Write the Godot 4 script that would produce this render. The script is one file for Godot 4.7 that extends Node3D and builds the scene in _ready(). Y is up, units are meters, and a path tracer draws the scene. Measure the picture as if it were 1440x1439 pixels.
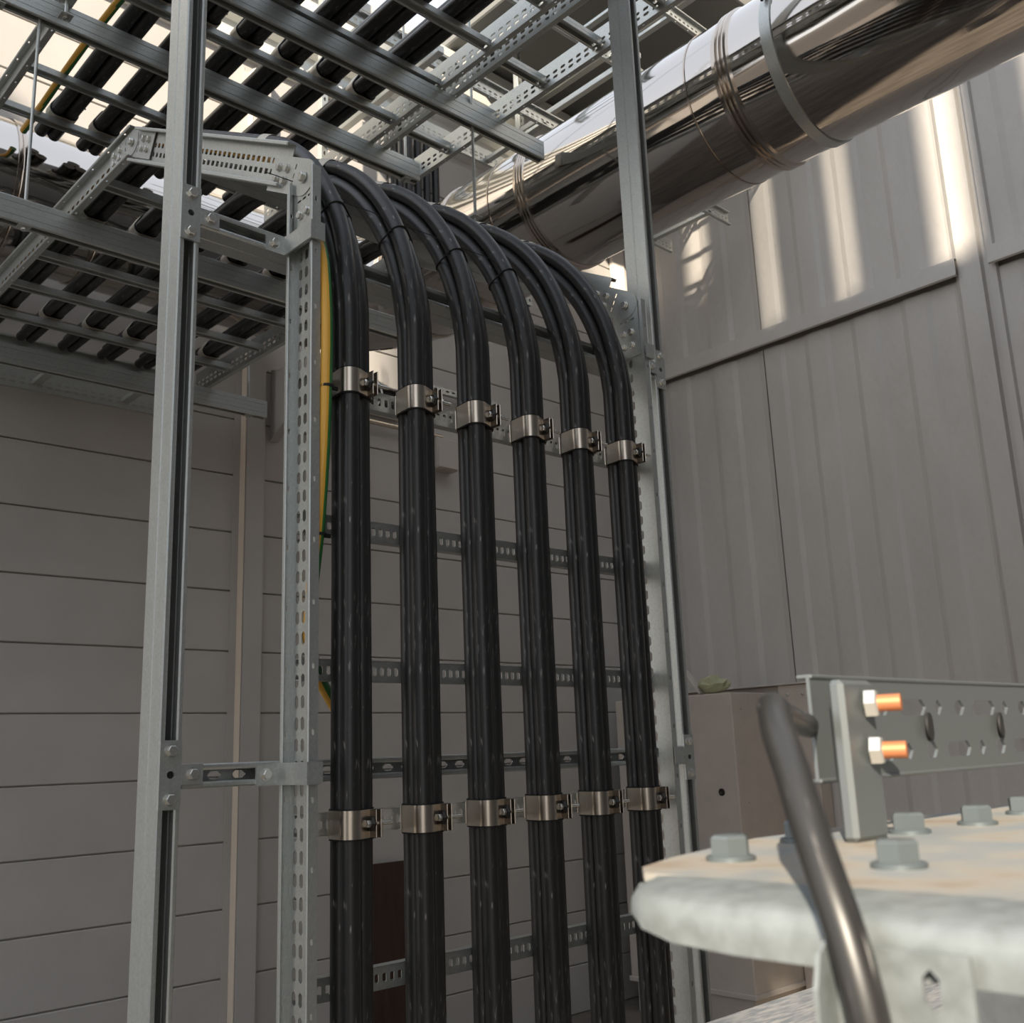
extends Node3D
# Cable riser in a plant yard: y is up, metres, the lens stands at EYE. Most heights below are given relative to the lens.

const EYE := Vector3(0.0, 1.6, 0.0)
var M := {}
var used := {}


# ---------------------------------------------------------------- mesh collector
class MB:
	var v := PackedVector3Array()
	var n := PackedVector3Array()
	var uv := PackedVector2Array()
	var col := PackedColorArray()
	var paint := Color(1, 1, 1)

	func tri(a: Vector3, b: Vector3, c: Vector3) -> void:
		var m := (b - a).cross(c - a).normalized()
		tris(a, b, c, m, m, m, Vector2.ZERO, Vector2.ZERO, Vector2.ZERO)

	func tris(a: Vector3, b: Vector3, c: Vector3, na: Vector3, nb: Vector3, nc: Vector3, ua: Vector2, ub: Vector2, uc: Vector2) -> void:
		v.append(a); v.append(c); v.append(b)
		n.append(na); n.append(nc); n.append(nb)
		uv.append(ua); uv.append(uc); uv.append(ub)
		col.append(paint); col.append(paint); col.append(paint)

	func quad(a: Vector3, b: Vector3, c: Vector3, d: Vector3) -> void:
		tri(a, b, c)
		tri(a, c, d)

	# box with chamfered edges; b holds the axes
	func box(c: Vector3, s: Vector3, bevel := 0.0, b := Basis()) -> void:
		var h := s * 0.5
		var k := minf(bevel, minf(h.x, minf(h.y, h.z)) * 0.9)
		var ax := [b.x, b.y, b.z]
		var hs := [h.x, h.y, h.z]
		for i in 3:
			var j := (i + 1) % 3
			var l := (i + 2) % 3
			for sg: float in [-1.0, 1.0]:
				var o: Vector3 = c + ax[i] * (hs[i] * sg)
				var U: Vector3 = ax[j] * (hs[j] - k)
				var W: Vector3 = ax[l] * (hs[l] - k)
				if sg > 0:
					quad(o - U - W, o + U - W, o + U + W, o - U + W)
				else:
					quad(o - U - W, o - U + W, o + U + W, o + U - W)
		if k <= 0.0:
			return
		for i in 3:
			var j := (i + 1) % 3
			var l := (i + 2) % 3
			for sj: float in [-1.0, 1.0]:
				for sl: float in [-1.0, 1.0]:
					var e: Vector3 = ax[i] * (hs[i] - k)
					var p: Vector3 = c + ax[j] * (hs[j] * sj) + ax[l] * ((hs[l] - k) * sl)
					var q: Vector3 = c + ax[j] * ((hs[j] - k) * sj) + ax[l] * (hs[l] * sl)
					_edge(p, q, e, ax[j] * sj + ax[l] * sl)
		for sx: float in [-1.0, 1.0]:
			for sy: float in [-1.0, 1.0]:
				for sz: float in [-1.0, 1.0]:
					var px: Vector3 = c + b.x * (h.x * sx) + b.y * ((h.y - k) * sy) + b.z * ((h.z - k) * sz)
					var py: Vector3 = c + b.x * ((h.x - k) * sx) + b.y * (h.y * sy) + b.z * ((h.z - k) * sz)
					var pz: Vector3 = c + b.x * ((h.x - k) * sx) + b.y * ((h.y - k) * sy) + b.z * (h.z * sz)
					if sx * sy * sz > 0:
						tri(px, py, pz)
					else:
						tri(px, pz, py)

	func _edge(p: Vector3, q: Vector3, e: Vector3, out: Vector3) -> void:
		if (q - p).cross(e).dot(out) > 0:
			quad(p - e, q - e, q + e, p + e)
		else:
			quad(p - e, p + e, q + e, q - e)

	# plate in the plane of U and V (thickness t towards -N from o), with slots at every column x row
	func plate(o: Vector3, U: Vector3, V: Vector3, L: float, H: float, t: float, cols: Array, rows: Array, cut := 0.3) -> void:
		var N := U.cross(V).normalized()
		var T := N * t
		var P := func(a: float, b: float) -> Vector3: return o + U * a + V * b
		var both := func(a: Vector3, b: Vector3, c: Vector3, d: Vector3) -> void:
			quad(a, b, c, d)
			quad(a - T, d - T, c - T, b - T)
		var at := 0.0
		for r in rows:
			both.call(P.call(0, at), P.call(L, at), P.call(L, r[0]), P.call(0, r[0]))
			var ux := 0.0
			for k in cols:
				both.call(P.call(ux, r[0]), P.call(k[0], r[0]), P.call(k[0], r[1]), P.call(ux, r[1]))
				var e := minf(k[1] - k[0], r[1] - r[0]) * cut
				var ring: Array[Vector3] = [P.call(k[0] + e, r[0]), P.call(k[1] - e, r[0]), P.call(k[1], r[0] + e), P.call(k[1], r[1] - e), P.call(k[1] - e, r[1]), P.call(k[0] + e, r[1]), P.call(k[0], r[1] - e), P.call(k[0], r[0] + e)]
				var corner: Array[Vector3] = [P.call(k[1], r[0]), P.call(k[1], r[1]), P.call(k[0], r[1]), P.call(k[0], r[0])]
				for i in 4:
					var a: Vector3 = ring[i * 2 + 1]
					var b: Vector3 = ring[(i * 2 + 2) % 8]
					tri(a, corner[i], b)
					tri(a - T, b - T, corner[i] - T)
				for i in 8:
					var a: Vector3 = ring[i]
					var b: Vector3 = ring[(i + 1) % 8]
					quad(b, b - T, a - T, a)
				ux = k[1]
			both.call(P.call(ux, r[0]), P.call(L, r[0]), P.call(L, r[1]), P.call(ux, r[1]))
			at = r[1]
		both.call(P.call(0, at), P.call(L, at), P.call(L, H), P.call(0, H))
		quad(P.call(0, 0), P.call(0, 0) - T, P.call(L, 0) - T, P.call(L, 0))
		quad(P.call(0, H), P.call(L, H), P.call(L, H) - T, P.call(0, H) - T)
		quad(P.call(0, 0), P.call(0, H), P.call(0, H) - T, P.call(0, 0) - T)
		quad(P.call(L, 0), P.call(L, 0) - T, P.call(L, H) - T, P.call(L, H))

	# outline in U, V pushed along W
	func extrude(poly: PackedVector2Array, o: Vector3, U: Vector3, V: Vector3, W: Vector3) -> void:
		var p := poly
		if Geometry2D.is_polygon_clockwise(p):
			p = p.duplicate()
			p.reverse()
		var turn := 1.0 if U.cross(V).dot(W) > 0 else -1.0
		var idx := Geometry2D.triangulate_polygon(p)
		for i in range(0, idx.size(), 3):
			var a := p[idx[i]]; var b := p[idx[i + 1]]; var c := p[idx[i + 2]]
			if (b - a).cross(c - a) < 0:
				var s := b; b = c; c = s
			var A := o + U * a.x + V * a.y; var B := o + U * b.x + V * b.y; var C := o + U * c.x + V * c.y
			if turn > 0:
				tri(A + W, B + W, C + W); tri(A, C, B)
			else:
				tri(A + W, C + W, B + W); tri(A, B, C)
		for i in p.size():
			var a := p[i]; var b := p[(i + 1) % p.size()]
			var A := o + U * a.x + V * a.y; var B := o + U * b.x + V * b.y
			if turn > 0:
				quad(A, B, B + W, A + W)
			else:
				quad(B, A, A + W, B + W)

	# bent sheet: an open polyline with thickness t pushed along W
	func sheet(line: PackedVector2Array, t: float, o: Vector3, U: Vector3, V: Vector3, W: Vector3) -> void:
		var l := PackedVector2Array(); var r := PackedVector2Array()
		for i in line.size():
			var d0 := (line[i] - line[i - 1]).normalized() if i > 0 else (line[1] - line[0]).normalized()
			var d1 := (line[i + 1] - line[i]).normalized() if i < line.size() - 1 else d0
			var m := (d0.orthogonal() + d1.orthogonal()).normalized()
			var s := t * 0.5 / maxf(0.35, m.dot(d0.orthogonal()))
			l.append(line[i] + m * s); r.append(line[i] - m * s)
		r.reverse(); l.append_array(r)
		extrude(l, o, U, V, W)

	# tube along points; frames follow a given side vector
	func tube(pts: PackedVector3Array, r: float, seg := 10, caps := true, loop := false) -> void:
		var m := pts.size()
		var N := PackedVector3Array(); var B := PackedVector3Array(); var run := PackedFloat32Array()
		var s := 0.0
		var last := Vector3.ZERO
		for i in m:
			var a := pts[(i - 1 + m) % m] if loop or i > 0 else pts[0]
			var b := pts[(i + 1) % m] if loop or i < m - 1 else pts[m - 1]
			var t := (b - a).normalized()
			if i == 0:
				var ref := Vector3.UP if absf(t.y) < 0.8 else Vector3.BACK
				last = ref.cross(t).normalized()
			last = (last - t * last.dot(t)).normalized()
			N.append(last); B.append(t.cross(last))
			if i > 0:
				s += pts[i].distance_to(pts[i - 1])
			run.append(s)
		var count := m if loop else m - 1
		for i in count:
			var j := (i + 1) % m
			for k in seg:
				var a0 := TAU * k / seg; var a1 := TAU * (k + 1) / seg
				var d00 := N[i] * cos(a0) + B[i] * sin(a0); var d01 := N[i] * cos(a1) + B[i] * sin(a1)
				var d10 := N[j] * cos(a0) + B[j] * sin(a0); var d11 := N[j] * cos(a1) + B[j] * sin(a1)
				var u0 := Vector2(float(k) / seg, run[i]); var u1 := Vector2(float(k + 1) / seg, run[i])
				var w0 := Vector2(float(k) / seg, run[j]); var w1 := Vector2(float(k + 1) / seg, run[j])
				tris(pts[i] + d00 * r, pts[i] + d01 * r, pts[j] + d11 * r, d00, d01, d11, u0, u1, w1)
				tris(pts[i] + d00 * r, pts[j] + d11 * r, pts[j] + d10 * r, d00, d11, d10, u0, w1, w0)
		if caps and not loop:
			for k in seg:
				var a0 := TAU * k / seg; var a1 := TAU * (k + 1) / seg
				tri(pts[0], pts[0] + (N[0] * cos(a1) + B[0] * sin(a1)) * r, pts[0] + (N[0] * cos(a0) + B[0] * sin(a0)) * r)
				tri(pts[m - 1], pts[m - 1] + (N[m - 1] * cos(a0) + B[m - 1] * sin(a0)) * r, pts[m - 1] + (N[m - 1] * cos(a1) + B[m - 1] * sin(a1)) * r)

	# turned profile: pairs of (distance along axis, radius)
	func lathe(o: Vector3, axis: Vector3, prof: Array, seg := 16, smooth := false, a_from := 0.0, a_to := TAU) -> void:
		var A := axis.normalized()
		var ref := Vector3.UP if absf(A.y) < 0.9 else Vector3.RIGHT
		var X := ref.cross(A).normalized(); var Y := A.cross(X)
		for i in prof.size() - 1:
			var p: Vector2 = prof[i]; var q: Vector2 = prof[i + 1]
			var sl := Vector2(q.x - p.x, q.y - p.y).normalized()
			for k in seg:
				var a0 := a_from + (a_to - a_from) * k / seg; var a1 := a_from + (a_to - a_from) * (k + 1) / seg
				var d0 := X * cos(a0) + Y * sin(a0); var d1 := X * cos(a1) + Y * sin(a1)
				var n0 := (d0 * sl.x - A * sl.y).normalized(); var n1 := (d1 * sl.x - A * sl.y).normalized()
				var p0 := o + A * p.x + d0 * p.y; var p1 := o + A * p.x + d1 * p.y
				var q0 := o + A * q.x + d0 * q.y; var q1 := o + A * q.x + d1 * q.y
				if smooth or seg > 7:
					tris(p0, p1, q1, n0, n1, n1, Vector2(float(k) / seg, p.x), Vector2(float(k + 1) / seg, p.x), Vector2(float(k + 1) / seg, q.x))
					tris(p0, q1, q0, n0, n1, n0, Vector2(float(k) / seg, p.x), Vector2(float(k + 1) / seg, q.x), Vector2(float(k) / seg, q.x))
				else:
					quad(p0, p1, q1, q0)

	func hex(o: Vector3, axis: Vector3, across: float, h: float) -> void:
		var r := across / sqrt(3.0)
		lathe(o, axis, [Vector2(0, 0.0001), Vector2(0, r), Vector2(h * 0.85, r), Vector2(h, r * 0.86), Vector2(h, 0.0001)], 6)

	func rod(a: Vector3, b: Vector3, r: float, seg := 10) -> void:
		tube(PackedVector3Array([a, b]), r, seg)

	func mesh(base: Vector3) -> ArrayMesh:
		var arr := []
		arr.resize(Mesh.ARRAY_MAX)
		var w := PackedVector3Array()
		w.resize(v.size())
		for i in v.size():
			w[i] = v[i] - base
		arr[Mesh.ARRAY_VERTEX] = w
		arr[Mesh.ARRAY_NORMAL] = n
		arr[Mesh.ARRAY_TEX_UV] = uv
		arr[Mesh.ARRAY_COLOR] = col
		var m := ArrayMesh.new()
		m.add_surface_from_arrays(Mesh.PRIMITIVE_TRIANGLES, arr)
		return m

	func foot() -> Vector3:
		var lo := v[0]; var hi := v[0]
		for p in v:
			lo = lo.min(p); hi = hi.max(p)
		return Vector3((lo.x + hi.x) / 2, lo.y, (lo.z + hi.z) / 2)


# ---------------------------------------------------------------- scene helpers
func numbered(called: String) -> String:
	used[called] = used.get(called, -1) + 1
	return called if used[called] == 0 else "%s_%03d" % [called, used[called]]

func tag(o: Node, label: String, category: String, group := "", kind := "") -> void:
	if label: o.set_meta("label", label)
	if category: o.set_meta("category", category)
	if group: o.set_meta("group", group)
	if kind: o.set_meta("kind", kind)

func thing(called: String, label: String, category: String, at: Vector3, group := "") -> Node3D:
	var o := Node3D.new()
	o.name = numbered(called)
	add_child(o)
	o.position = at + EYE
	tag(o, label, category, group)
	return o

func structure(called: String, label: String, at := Vector3.ZERO) -> Node3D:
	var o := thing(called, label, "", at)
	o.set_meta("kind", "structure")
	return o

# a part: coordinates of mb are those of the place (relative to the lens); base is the lens-relative place of its parent
func part(called: String, mb: MB, m: Material, parent: Node3D, base := Vector3.ZERO, label := "") -> MeshInstance3D:
	return put(called, mb.mesh(base), m, parent, Transform3D(), label)

func put(called: String, mesh: Mesh, m: Material, parent: Node3D, t := Transform3D(), label := "") -> MeshInstance3D:
	var o := MeshInstance3D.new()
	o.name = called
	o.mesh = mesh
	o.material_override = m
	o.transform = t
	parent.add_child(o, true)
	if label: o.set_meta("label", label)
	return o

# a thing that is one mesh
func single(called: String, label: String, category: String, mb: MB, m: Material, group := "") -> MeshInstance3D:
	var f := mb.foot()
	var o := MeshInstance3D.new()
	o.name = numbered(called)
	o.mesh = mb.mesh(f)
	o.material_override = m
	add_child(o)
	o.position = f + EYE
	tag(o, label, category, group)
	return o

func copy(o: Node3D, at: Transform3D, label := "", group := "") -> Node3D:
	var c: Node3D = o.duplicate()
	var base := String(o.name)
	if base.length() > 4 and base[base.length() - 4] == "_" and base.right(3).is_valid_int():
		base = base.left(base.length() - 4)
	c.name = numbered(base)
	add_child(c)
	c.transform = at.translated(EYE)
	if label: c.set_meta("label", label)
	if group: c.set_meta("group", group)
	return c


# ---------------------------------------------------------------- materials
func noise_tex(seed_: int, freq: float, ramp: Array, size := 512, kind := FastNoiseLite.TYPE_SIMPLEX_SMOOTH, oct := 4, bump := 0.0) -> NoiseTexture2D:
	var f := FastNoiseLite.new()
	f.seed = seed_; f.frequency = freq; f.noise_type = kind; f.fractal_octaves = oct
	if kind == FastNoiseLite.TYPE_CELLULAR:
		f.cellular_return_type = FastNoiseLite.RETURN_CELL_VALUE
	var t := NoiseTexture2D.new()
	t.width = size; t.height = size; t.seamless = true; t.noise = f
	if bump > 0:
		t.as_normal_map = true; t.bump_strength = bump
	else:
		var g := Gradient.new()
		var offs := PackedFloat32Array(); var cols := PackedColorArray()
		for r in ramp:
			offs.append(r[0]); cols.append(r[1])
		g.offsets = offs; g.colors = cols
		t.color_ramp = g
	return t

func std(called: String, c: Color, rough: float, metal := 0.0, tex: Texture2D = null, scale := Vector3.ONE, nrm: Texture2D = null, nscale := 1.0) -> StandardMaterial3D:
	var m := StandardMaterial3D.new()
	m.resource_name = called
	m.albedo_color = c; m.roughness = rough; m.metallic = metal
	if tex:
		m.albedo_texture = tex
	if nrm:
		m.normal_enabled = true; m.normal_texture = nrm; m.normal_scale = nscale
	if tex or nrm:
		m.uv1_triplanar = true; m.uv1_world_triplanar = true; m.uv1_scale = scale
	M[called] = m
	return m

func materials() -> void:
	var g := func(a: float) -> Color: return Color(a, a, a)
	var spangle := noise_tex(3, 0.05, [[0.0, Color(0.945, 0.95, 0.95)], [0.5, Color(0.97, 0.975, 0.975)], [1.0, Color(1, 1, 1)]], 512, FastNoiseLite.TYPE_CELLULAR, 1)
	var mottled := noise_tex(5, 0.012, [[0.0, Color(0.82, 0.82, 0.81)], [0.5, Color(0.93, 0.93, 0.93)], [1.0, Color(1, 1, 1)]])
	var faint := noise_tex(6, 0.012, [[0.0, Color(0.95, 0.95, 0.95)], [1.0, Color(1, 1, 1)]])
	std("galv", Color(0.76, 0.77, 0.76), 0.40, 0.72, spangle, Vector3(9, 9, 9))
	M.galv_plain = M.galv  # one galvanized finish for posts, struts, rungs and plates
	std("zinc_bolt", Color(0.82, 0.82, 0.80), 0.25, 0.8)
	std("shaded_bar_zinc", Color(0.46, 0.48, 0.485), 0.42, 0.72)  # galvanized tone darkened: shade on the bar and rail put into the colour
	std("edge_strip", Color(0.84, 0.78, 0.71), 0.5)
	std("yard_wall", Color(0.36, 0.36, 0.355), 0.8)
	std("stainless", Color(0.74, 0.70, 0.65), 0.3, 1.0)
	std("strap", Color(0.80, 0.77, 0.72), 0.45, 0.35)
	std("rubber", Color(0.06, 0.06, 0.06), 0.7)
	std("black_bolt", Color(0.16, 0.15, 0.14), 0.45, 0.4)
	var scuff := noise_tex(11, 0.022, [[0.0, Color(0.12, 0.12, 0.12)], [0.68, Color(0.14, 0.138, 0.136)], [0.78, Color(0.17, 0.167, 0.165)], [0.86, Color(0.36, 0.355, 0.35)], [1.0, Color(0.58, 0.57, 0.56)]], 512, FastNoiseLite.TYPE_SIMPLEX_SMOOTH, 5)
	var cable: StandardMaterial3D = std("cable", Color(1, 1, 1), 0.4, 0.0)
	cable.albedo_texture = scuff
	cable.uv1_scale = Vector3(1.0, 1.3, 1)
	std("cable_upper", Color(0.10, 0.10, 0.105), 0.45)
	var earth: StandardMaterial3D = std("earth", Color(1, 1, 1), 0.4)
	earth.vertex_color_use_as_albedo = true
	var wave := noise_tex(21, 0.006, [], 512, FastNoiseLite.TYPE_SIMPLEX_SMOOTH, 2, 3.0)
	std("duct", Color(0.73, 0.71, 0.69), 0.07, 1.0, null, Vector3(1.4, 1.4, 0.4), wave, 0.35)
	std("duct_band", Color(0.70, 0.66, 0.62), 0.16, 1.0)
	var orange := noise_tex(8, 0.08, [], 512, FastNoiseLite.TYPE_SIMPLEX_SMOOTH, 3, 2.0)
	std("wall", Color(0.714, 0.698, 0.680), 0.5, 0.0, faint, Vector3(0.3, 0.3, 0.3))
	std("wall_right", Color(0.714, 0.698, 0.680), 0.42, 0.0, faint, Vector3(0.5, 0.15, 0.5), orange, 0.12)
	std("flashing", Color(0.70, 0.67, 0.64), 0.45, 0.0)
	std("cap_profile", Color(0.78, 0.78, 0.76), 0.5)
	std("cabinet", Color(0.72, 0.68, 0.64), 0.5, 0.0, faint, Vector3(1, 1, 1))
	std("canopy", Color(0.42, 0.42, 0.41), 0.7)
	var ground := noise_tex(31, 0.01, [[0.0, Color(0.36, 0.335, 0.31)], [0.5, Color(0.43, 0.40, 0.37)], [1.0, Color(0.50, 0.47, 0.44)]])
	std("ground", Color(1, 1, 1), 0.9, 0.0, ground, Vector3(0.5, 0.5, 0.5))
	var ply := noise_tex(33, 0.01, [[0.0, Color(0.17, 0.10, 0.065)], [0.6, Color(0.22, 0.135, 0.085)], [1.0, Color(0.28, 0.18, 0.12)]])
	std("ply", Color(1, 1, 1), 0.75, 0.0, ply, Vector3(4, 0.7, 4))
	var dusty := noise_tex(41, 0.006, [[0.0, Color(0.56, 0.585, 0.595)], [0.4, Color(0.60, 0.605, 0.60)], [0.55, Color(0.65, 0.63, 0.595)], [0.75, Color(0.65, 0.615, 0.565)], [1.0, Color(0.58, 0.515, 0.45)]], 512, FastNoiseLite.TYPE_SIMPLEX_SMOOTH, 5)
	std("dusty_steel", Color(0.84, 0.845, 0.85), 0.55, 0.15, dusty, Vector3(3, 3, 3))
	std("steel_face", Color(0.52, 0.545, 0.55), 0.42, 0.35, mottled, Vector3(9, 9, 9))
	std("painted_bolt", Color(0.35, 0.38, 0.39), 0.4, 0.35)
	std("copper", Color(0.72, 0.46, 0.31), 0.5, 0.5)
	var streak := noise_tex(51, 0.02, [[0.0, Color(0.40, 0.42, 0.44)], [0.5, Color(0.52, 0.53, 0.54)], [1.0, Color(0.64, 0.63, 0.62)]])
	std("sheet", Color(1, 1, 1), 0.5, 0.3, streak, Vector3(1.5, 4, 9))
	std("white_box", Color(0.80, 0.80, 0.78), 0.5)
	std("cloth", Color(0.66, 0.66, 0.54), 0.85)
	std("red", Color(0.75, 0.08, 0.1), 0.5)


# ---------------------------------------------------------------- steel sections
func slots(L: float, pitch: float, wide: float, from := 0.02) -> Array:
	var out := []
	var x := from
	while x + wide < L - 0.012:
		out.append([x, x + wide])
		x += pitch
	return out

# ladder side rail: U along, V from the cable side to the far side, O the side its flanges stand out to
func rail_mb(o: Vector3, U: Vector3, V: Vector3, O: Vector3, L: float, pitch := 0.041, hole := 0.025, H := 0.1, rows := [[0.046, 0.058], [0.068, 0.080]], cut := 0.35) -> MB:
	var mb := MB.new()
	var t := 0.002
	var cols := slots(L, pitch, hole)
	var right := U.cross(V).dot(O) > 0
	if right:
		mb.plate(o, U, V, L, H, t, cols, rows, cut)
	else:
		mb.plate(o + V * H, U, -V, L, H, t, cols, [[H - rows[1][1], H - rows[1][0]], [H - rows[0][1], H - rows[0][0]]], cut)
	var fl := slots(L, pitch * 3.0, 0.011, 0.05)
	for side in 2:
		var q := o + (V * H if side else Vector3.ZERO)
		var out := V if side else -V
		# flange with small holes; its outside faces away from the web
		if U.cross(O).dot(out) > 0:
			mb.plate(q, U, O, L, 0.018, t, fl, [[0.007, 0.012]])
		else:
			mb.plate(q + O * 0.018, U, -O, L, 0.018, t, fl, [[0.006, 0.011]])
		# rolled lip
		var lip := q + O * 0.0185 - out * 0.004
		mb.box(lip + U * L * 0.5, Vector3(L, 0.005, 0.010), 0.002, Basis(U, O, U.cross(O)))
	return mb

func rung_mesh(L: float) -> ArrayMesh:
	var mb := MB.new()
	mb.plate(Vector3(0, -0.0205, 0), Vector3.RIGHT, Vector3.UP, L, 0.041, 0.002, slots(L, 0.0185, 0.0095), [[0.011, 0.0285]], 0.25)
	for s: float in [-1.0, 1.0]:
		mb.box(Vector3(L / 2, s * 0.0205, -0.012), Vector3(L, 0.002, 0.024))
		mb.box(Vector3(L / 2, s * 0.0165, -0.023), Vector3(L, 0.009, 0.002))
	return mb.mesh(Vector3.ZERO)

# strut: opening towards F, closed behind; across the width direction A; pushed along W
func strut_mb(o: Vector3, A: Vector3, F: Vector3, W: Vector3, depth: float, back_slots := false) -> MB:
	var mb := MB.new()
	var w := 0.0205
	var d := depth
	var line := PackedVector2Array([Vector2(-0.0115, -0.008), Vector2(-0.0115, -0.001), Vector2(-0.014, 0), Vector2(-w + 0.002, 0), Vector2(-w, -0.002), Vector2(-w, -d * 0.45), Vector2(-w + 0.0016, -d * 0.47), Vector2(-w + 0.0016, -d * 0.53), Vector2(-w, -d * 0.55), Vector2(-w, -d)])
	var line2 := PackedVector2Array()
	for p in line:
		line2.append(Vector2(-p.x, p.y))
	mb.sheet(line, 0.0025, o, A, F, W)
	mb.sheet(line2, 0.0025, o, A, F, W)
	var L := W.length()
	var U := W / L
	var cols := slots(L, 0.05, 0.028) if back_slots else []
	var bo := o - F * d
	if U.cross(A).dot(F) > 0:
		mb.plate(bo - A * w, U, A, L, 2 * w, 0.0025, cols, [[0.0135, 0.0275]] if back_slots else [], 0.45)
	else:
		mb.plate(bo + A * w, U, -A, L, 2 * w, 0.0025, cols, [[0.0135, 0.0275]] if back_slots else [], 0.45)
	return mb

func bolt(parent: Node3D, o: Vector3, axis: Vector3, base: Vector3, across := 0.017, m := "zinc_bolt", called := "bolt") -> void:
	var mb := MB.new()
	var a := axis.normalized()
	mb.lathe(o, a, [Vector2(-0.001, 0.0001), Vector2(-0.001, across * 0.72), Vector2(0.002, across * 0.72), Vector2(0.002, 0.0001)], 14)
	mb.hex(o + a * 0.002, a, across, across * 0.42)
	part(called, mb, M[m], parent, base)


# ---------------------------------------------------------------- cables
const CD := 0.0395
# route of the riser bundles in the (z, y) plane, as [point, outward normal]
var route := []

func make_route() -> void:
	var z0 := -1.716
	var pts := []
	var dirs := Vector2(-0.8732, 0.4874)
	var c1 := Vector2(z0, 1.29)
	var R := 0.66
	var ang := acos(dirs.y)
	var T := R * tan(ang / 2)
	for i in 9:
		pts.append([Vector2(z0, lerpf(-1.58, c1.y - T, i / 9.0)), 0.0])
	var cen := Vector2(z0 - R, c1.y - T)
	for i in 13:
		var a := ang * i / 12.0
		pts.append([cen + Vector2(cos(a), sin(a)) * R, a])
	var c2 := c1 + dirs * ((1.834 - 1.29) / dirs.y)
	var R2 := 0.8
	var T2 := R2 * tan((PI / 2 - ang) / 2)
	var s2 := c2 - dirs * T2
	var cen2 := s2 - Vector2(cos(ang), sin(ang)) * R2
	for i in 8:
		var a := lerpf(ang, PI / 2, i / 7.0)
		pts.append([cen2 + Vector2(cos(a), sin(a)) * R2, a])
	pts.append([Vector2(-3.3, 1.834), PI / 2])
	pts.append([Vector2(-3.9, 1.834), PI / 2])
	pts.append([Vector2(-4.42, 1.834), PI / 2])
	route = pts

# point of the route's frame: a = offset along x, b = offset outwards
func on_route(i: int, x: float, a: float, b: float) -> Vector3:
	var p: Vector2 = route[i][0]
	var th: float = route[i][1]
	return Vector3(x + a, p.y + sin(th) * b, p.x + cos(th) * b)

func lay(i: int, k: int) -> Vector2:
	var th: float = route[i][1]
	var tw := lerpf(deg_to_rad(36), 0.0, th / (PI / 2)) + k * TAU / 3
	return Vector2(-sin(tw), cos(tw)) * (CD / sqrt(3.0) + 0.0006)

func hull(twist: float, grow: float, seg := 10) -> PackedVector2Array:
	var out := PackedVector2Array()
	var r := CD / 2 + grow
	for k in 3:
		var tw := twist - k * TAU / 3
		var c := Vector2(-sin(tw), cos(tw)) * (CD / sqrt(3.0))
		var mid := atan2(c.y, c.x)
		for j in seg + 1:
			var a := mid + lerpf(PI / 3, -PI / 3, float(j) / seg)
			out.append(c + Vector2(cos(a), sin(a)) * r)
	return out

# trefoil cleat; own axes: cables along y, rung behind (-z)
func cleat(label: String, group: String, twist: float, hband: float, steel: Material) -> Node3D:
	var o := thing("cable_cleat", label, "cable clamp", Vector3.ZERO, group)
	var ring := func(inner: float, outer: float, h: float) -> MB:
		var mb := MB.new()
		var a := hull(twist, outer); var b := hull(twist, inner)
		var m := a.size()
		for i in m:
			var j := (i + 1) % m
			var na := (a[i] - b[i]).normalized(); var nb := (a[j] - b[j]).normalized()
			var A := Vector3(a[i].x, -h / 2, a[i].y); var B := Vector3(a[j].x, -h / 2, a[j].y)
			var up := Vector3(0, h, 0)
			var NA := Vector3(na.x, 0, na.y); var NB := Vector3(nb.x, 0, nb.y)
			mb.tris(A, B + up, A + up, NA, NB, NA, Vector2.ZERO, Vector2.ZERO, Vector2.ZERO)
			mb.tris(A, B, B + up, NA, NB, NB, Vector2.ZERO, Vector2.ZERO, Vector2.ZERO)
			var C := Vector3(b[i].x, -h / 2, b[i].y); var D := Vector3(b[j].x, -h / 2, b[j].y)
			mb.quad(C, C + up, D + up, D)
			mb.quad(A, C, D, B)
			mb.quad(A + up, B + up, D + up, C + up)
		return mb
	part("band", ring.call(0.0025, 0.0045, hband), steel, o)
	part("rubber_liner", ring.call(0.0003, 0.0034, hband + 0.006), M.rubber, o, Vector3.ZERO, "black rubber liner")
	# two ears on the +x side, bolt along x
	var ex := 0.0235
	for k in 2:
		var mb := MB.new()
		mb.box(Vector3(ex + 0.011 * k, 0, 0.029), Vector3(0.0022, hband, 0.042), 0.0008)
		part("ear", mb, steel, o)
	var w := MB.new()
	w.lathe(Vector3(ex - 0.001, 0, 0.036), Vector3.LEFT, [Vector2(0, 0.0001), Vector2(0, 0.0155), Vector2(0.003, 0.0155), Vector2(0.006, 0.011), Vector2(0.006, 0.0001)], 6)
	part("washer", w, M.black_bolt, o, Vector3.ZERO, "black washer")
	var hd := MB.new()
	hd.hex(Vector3(ex - 0.007, 0, 0.036), Vector3.LEFT, 0.013, 0.007)
	part("bolt_head", hd, M.zinc_bolt, o)
	var st := MB.new()
	st.rod(Vector3(ex, 0, 0.036), Vector3(ex + 0.046, 0, 0.036), 0.0042, 10)
	part("bolt_shank", st, M.zinc_bolt, o)
	var nt := MB.new()
	nt.hex(Vector3(ex + 0.0125, 0, 0.036), Vector3.RIGHT, 0.0145, 0.009)
	part("nut", nt, M.zinc_bolt, o)
	var ft := MB.new()
	ft.box(Vector3(0.0, 0, -0.0425), Vector3(0.05, hband * 0.9, 0.003), 0.001)
	part("foot", ft, M.stainless, o)
	return o


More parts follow.
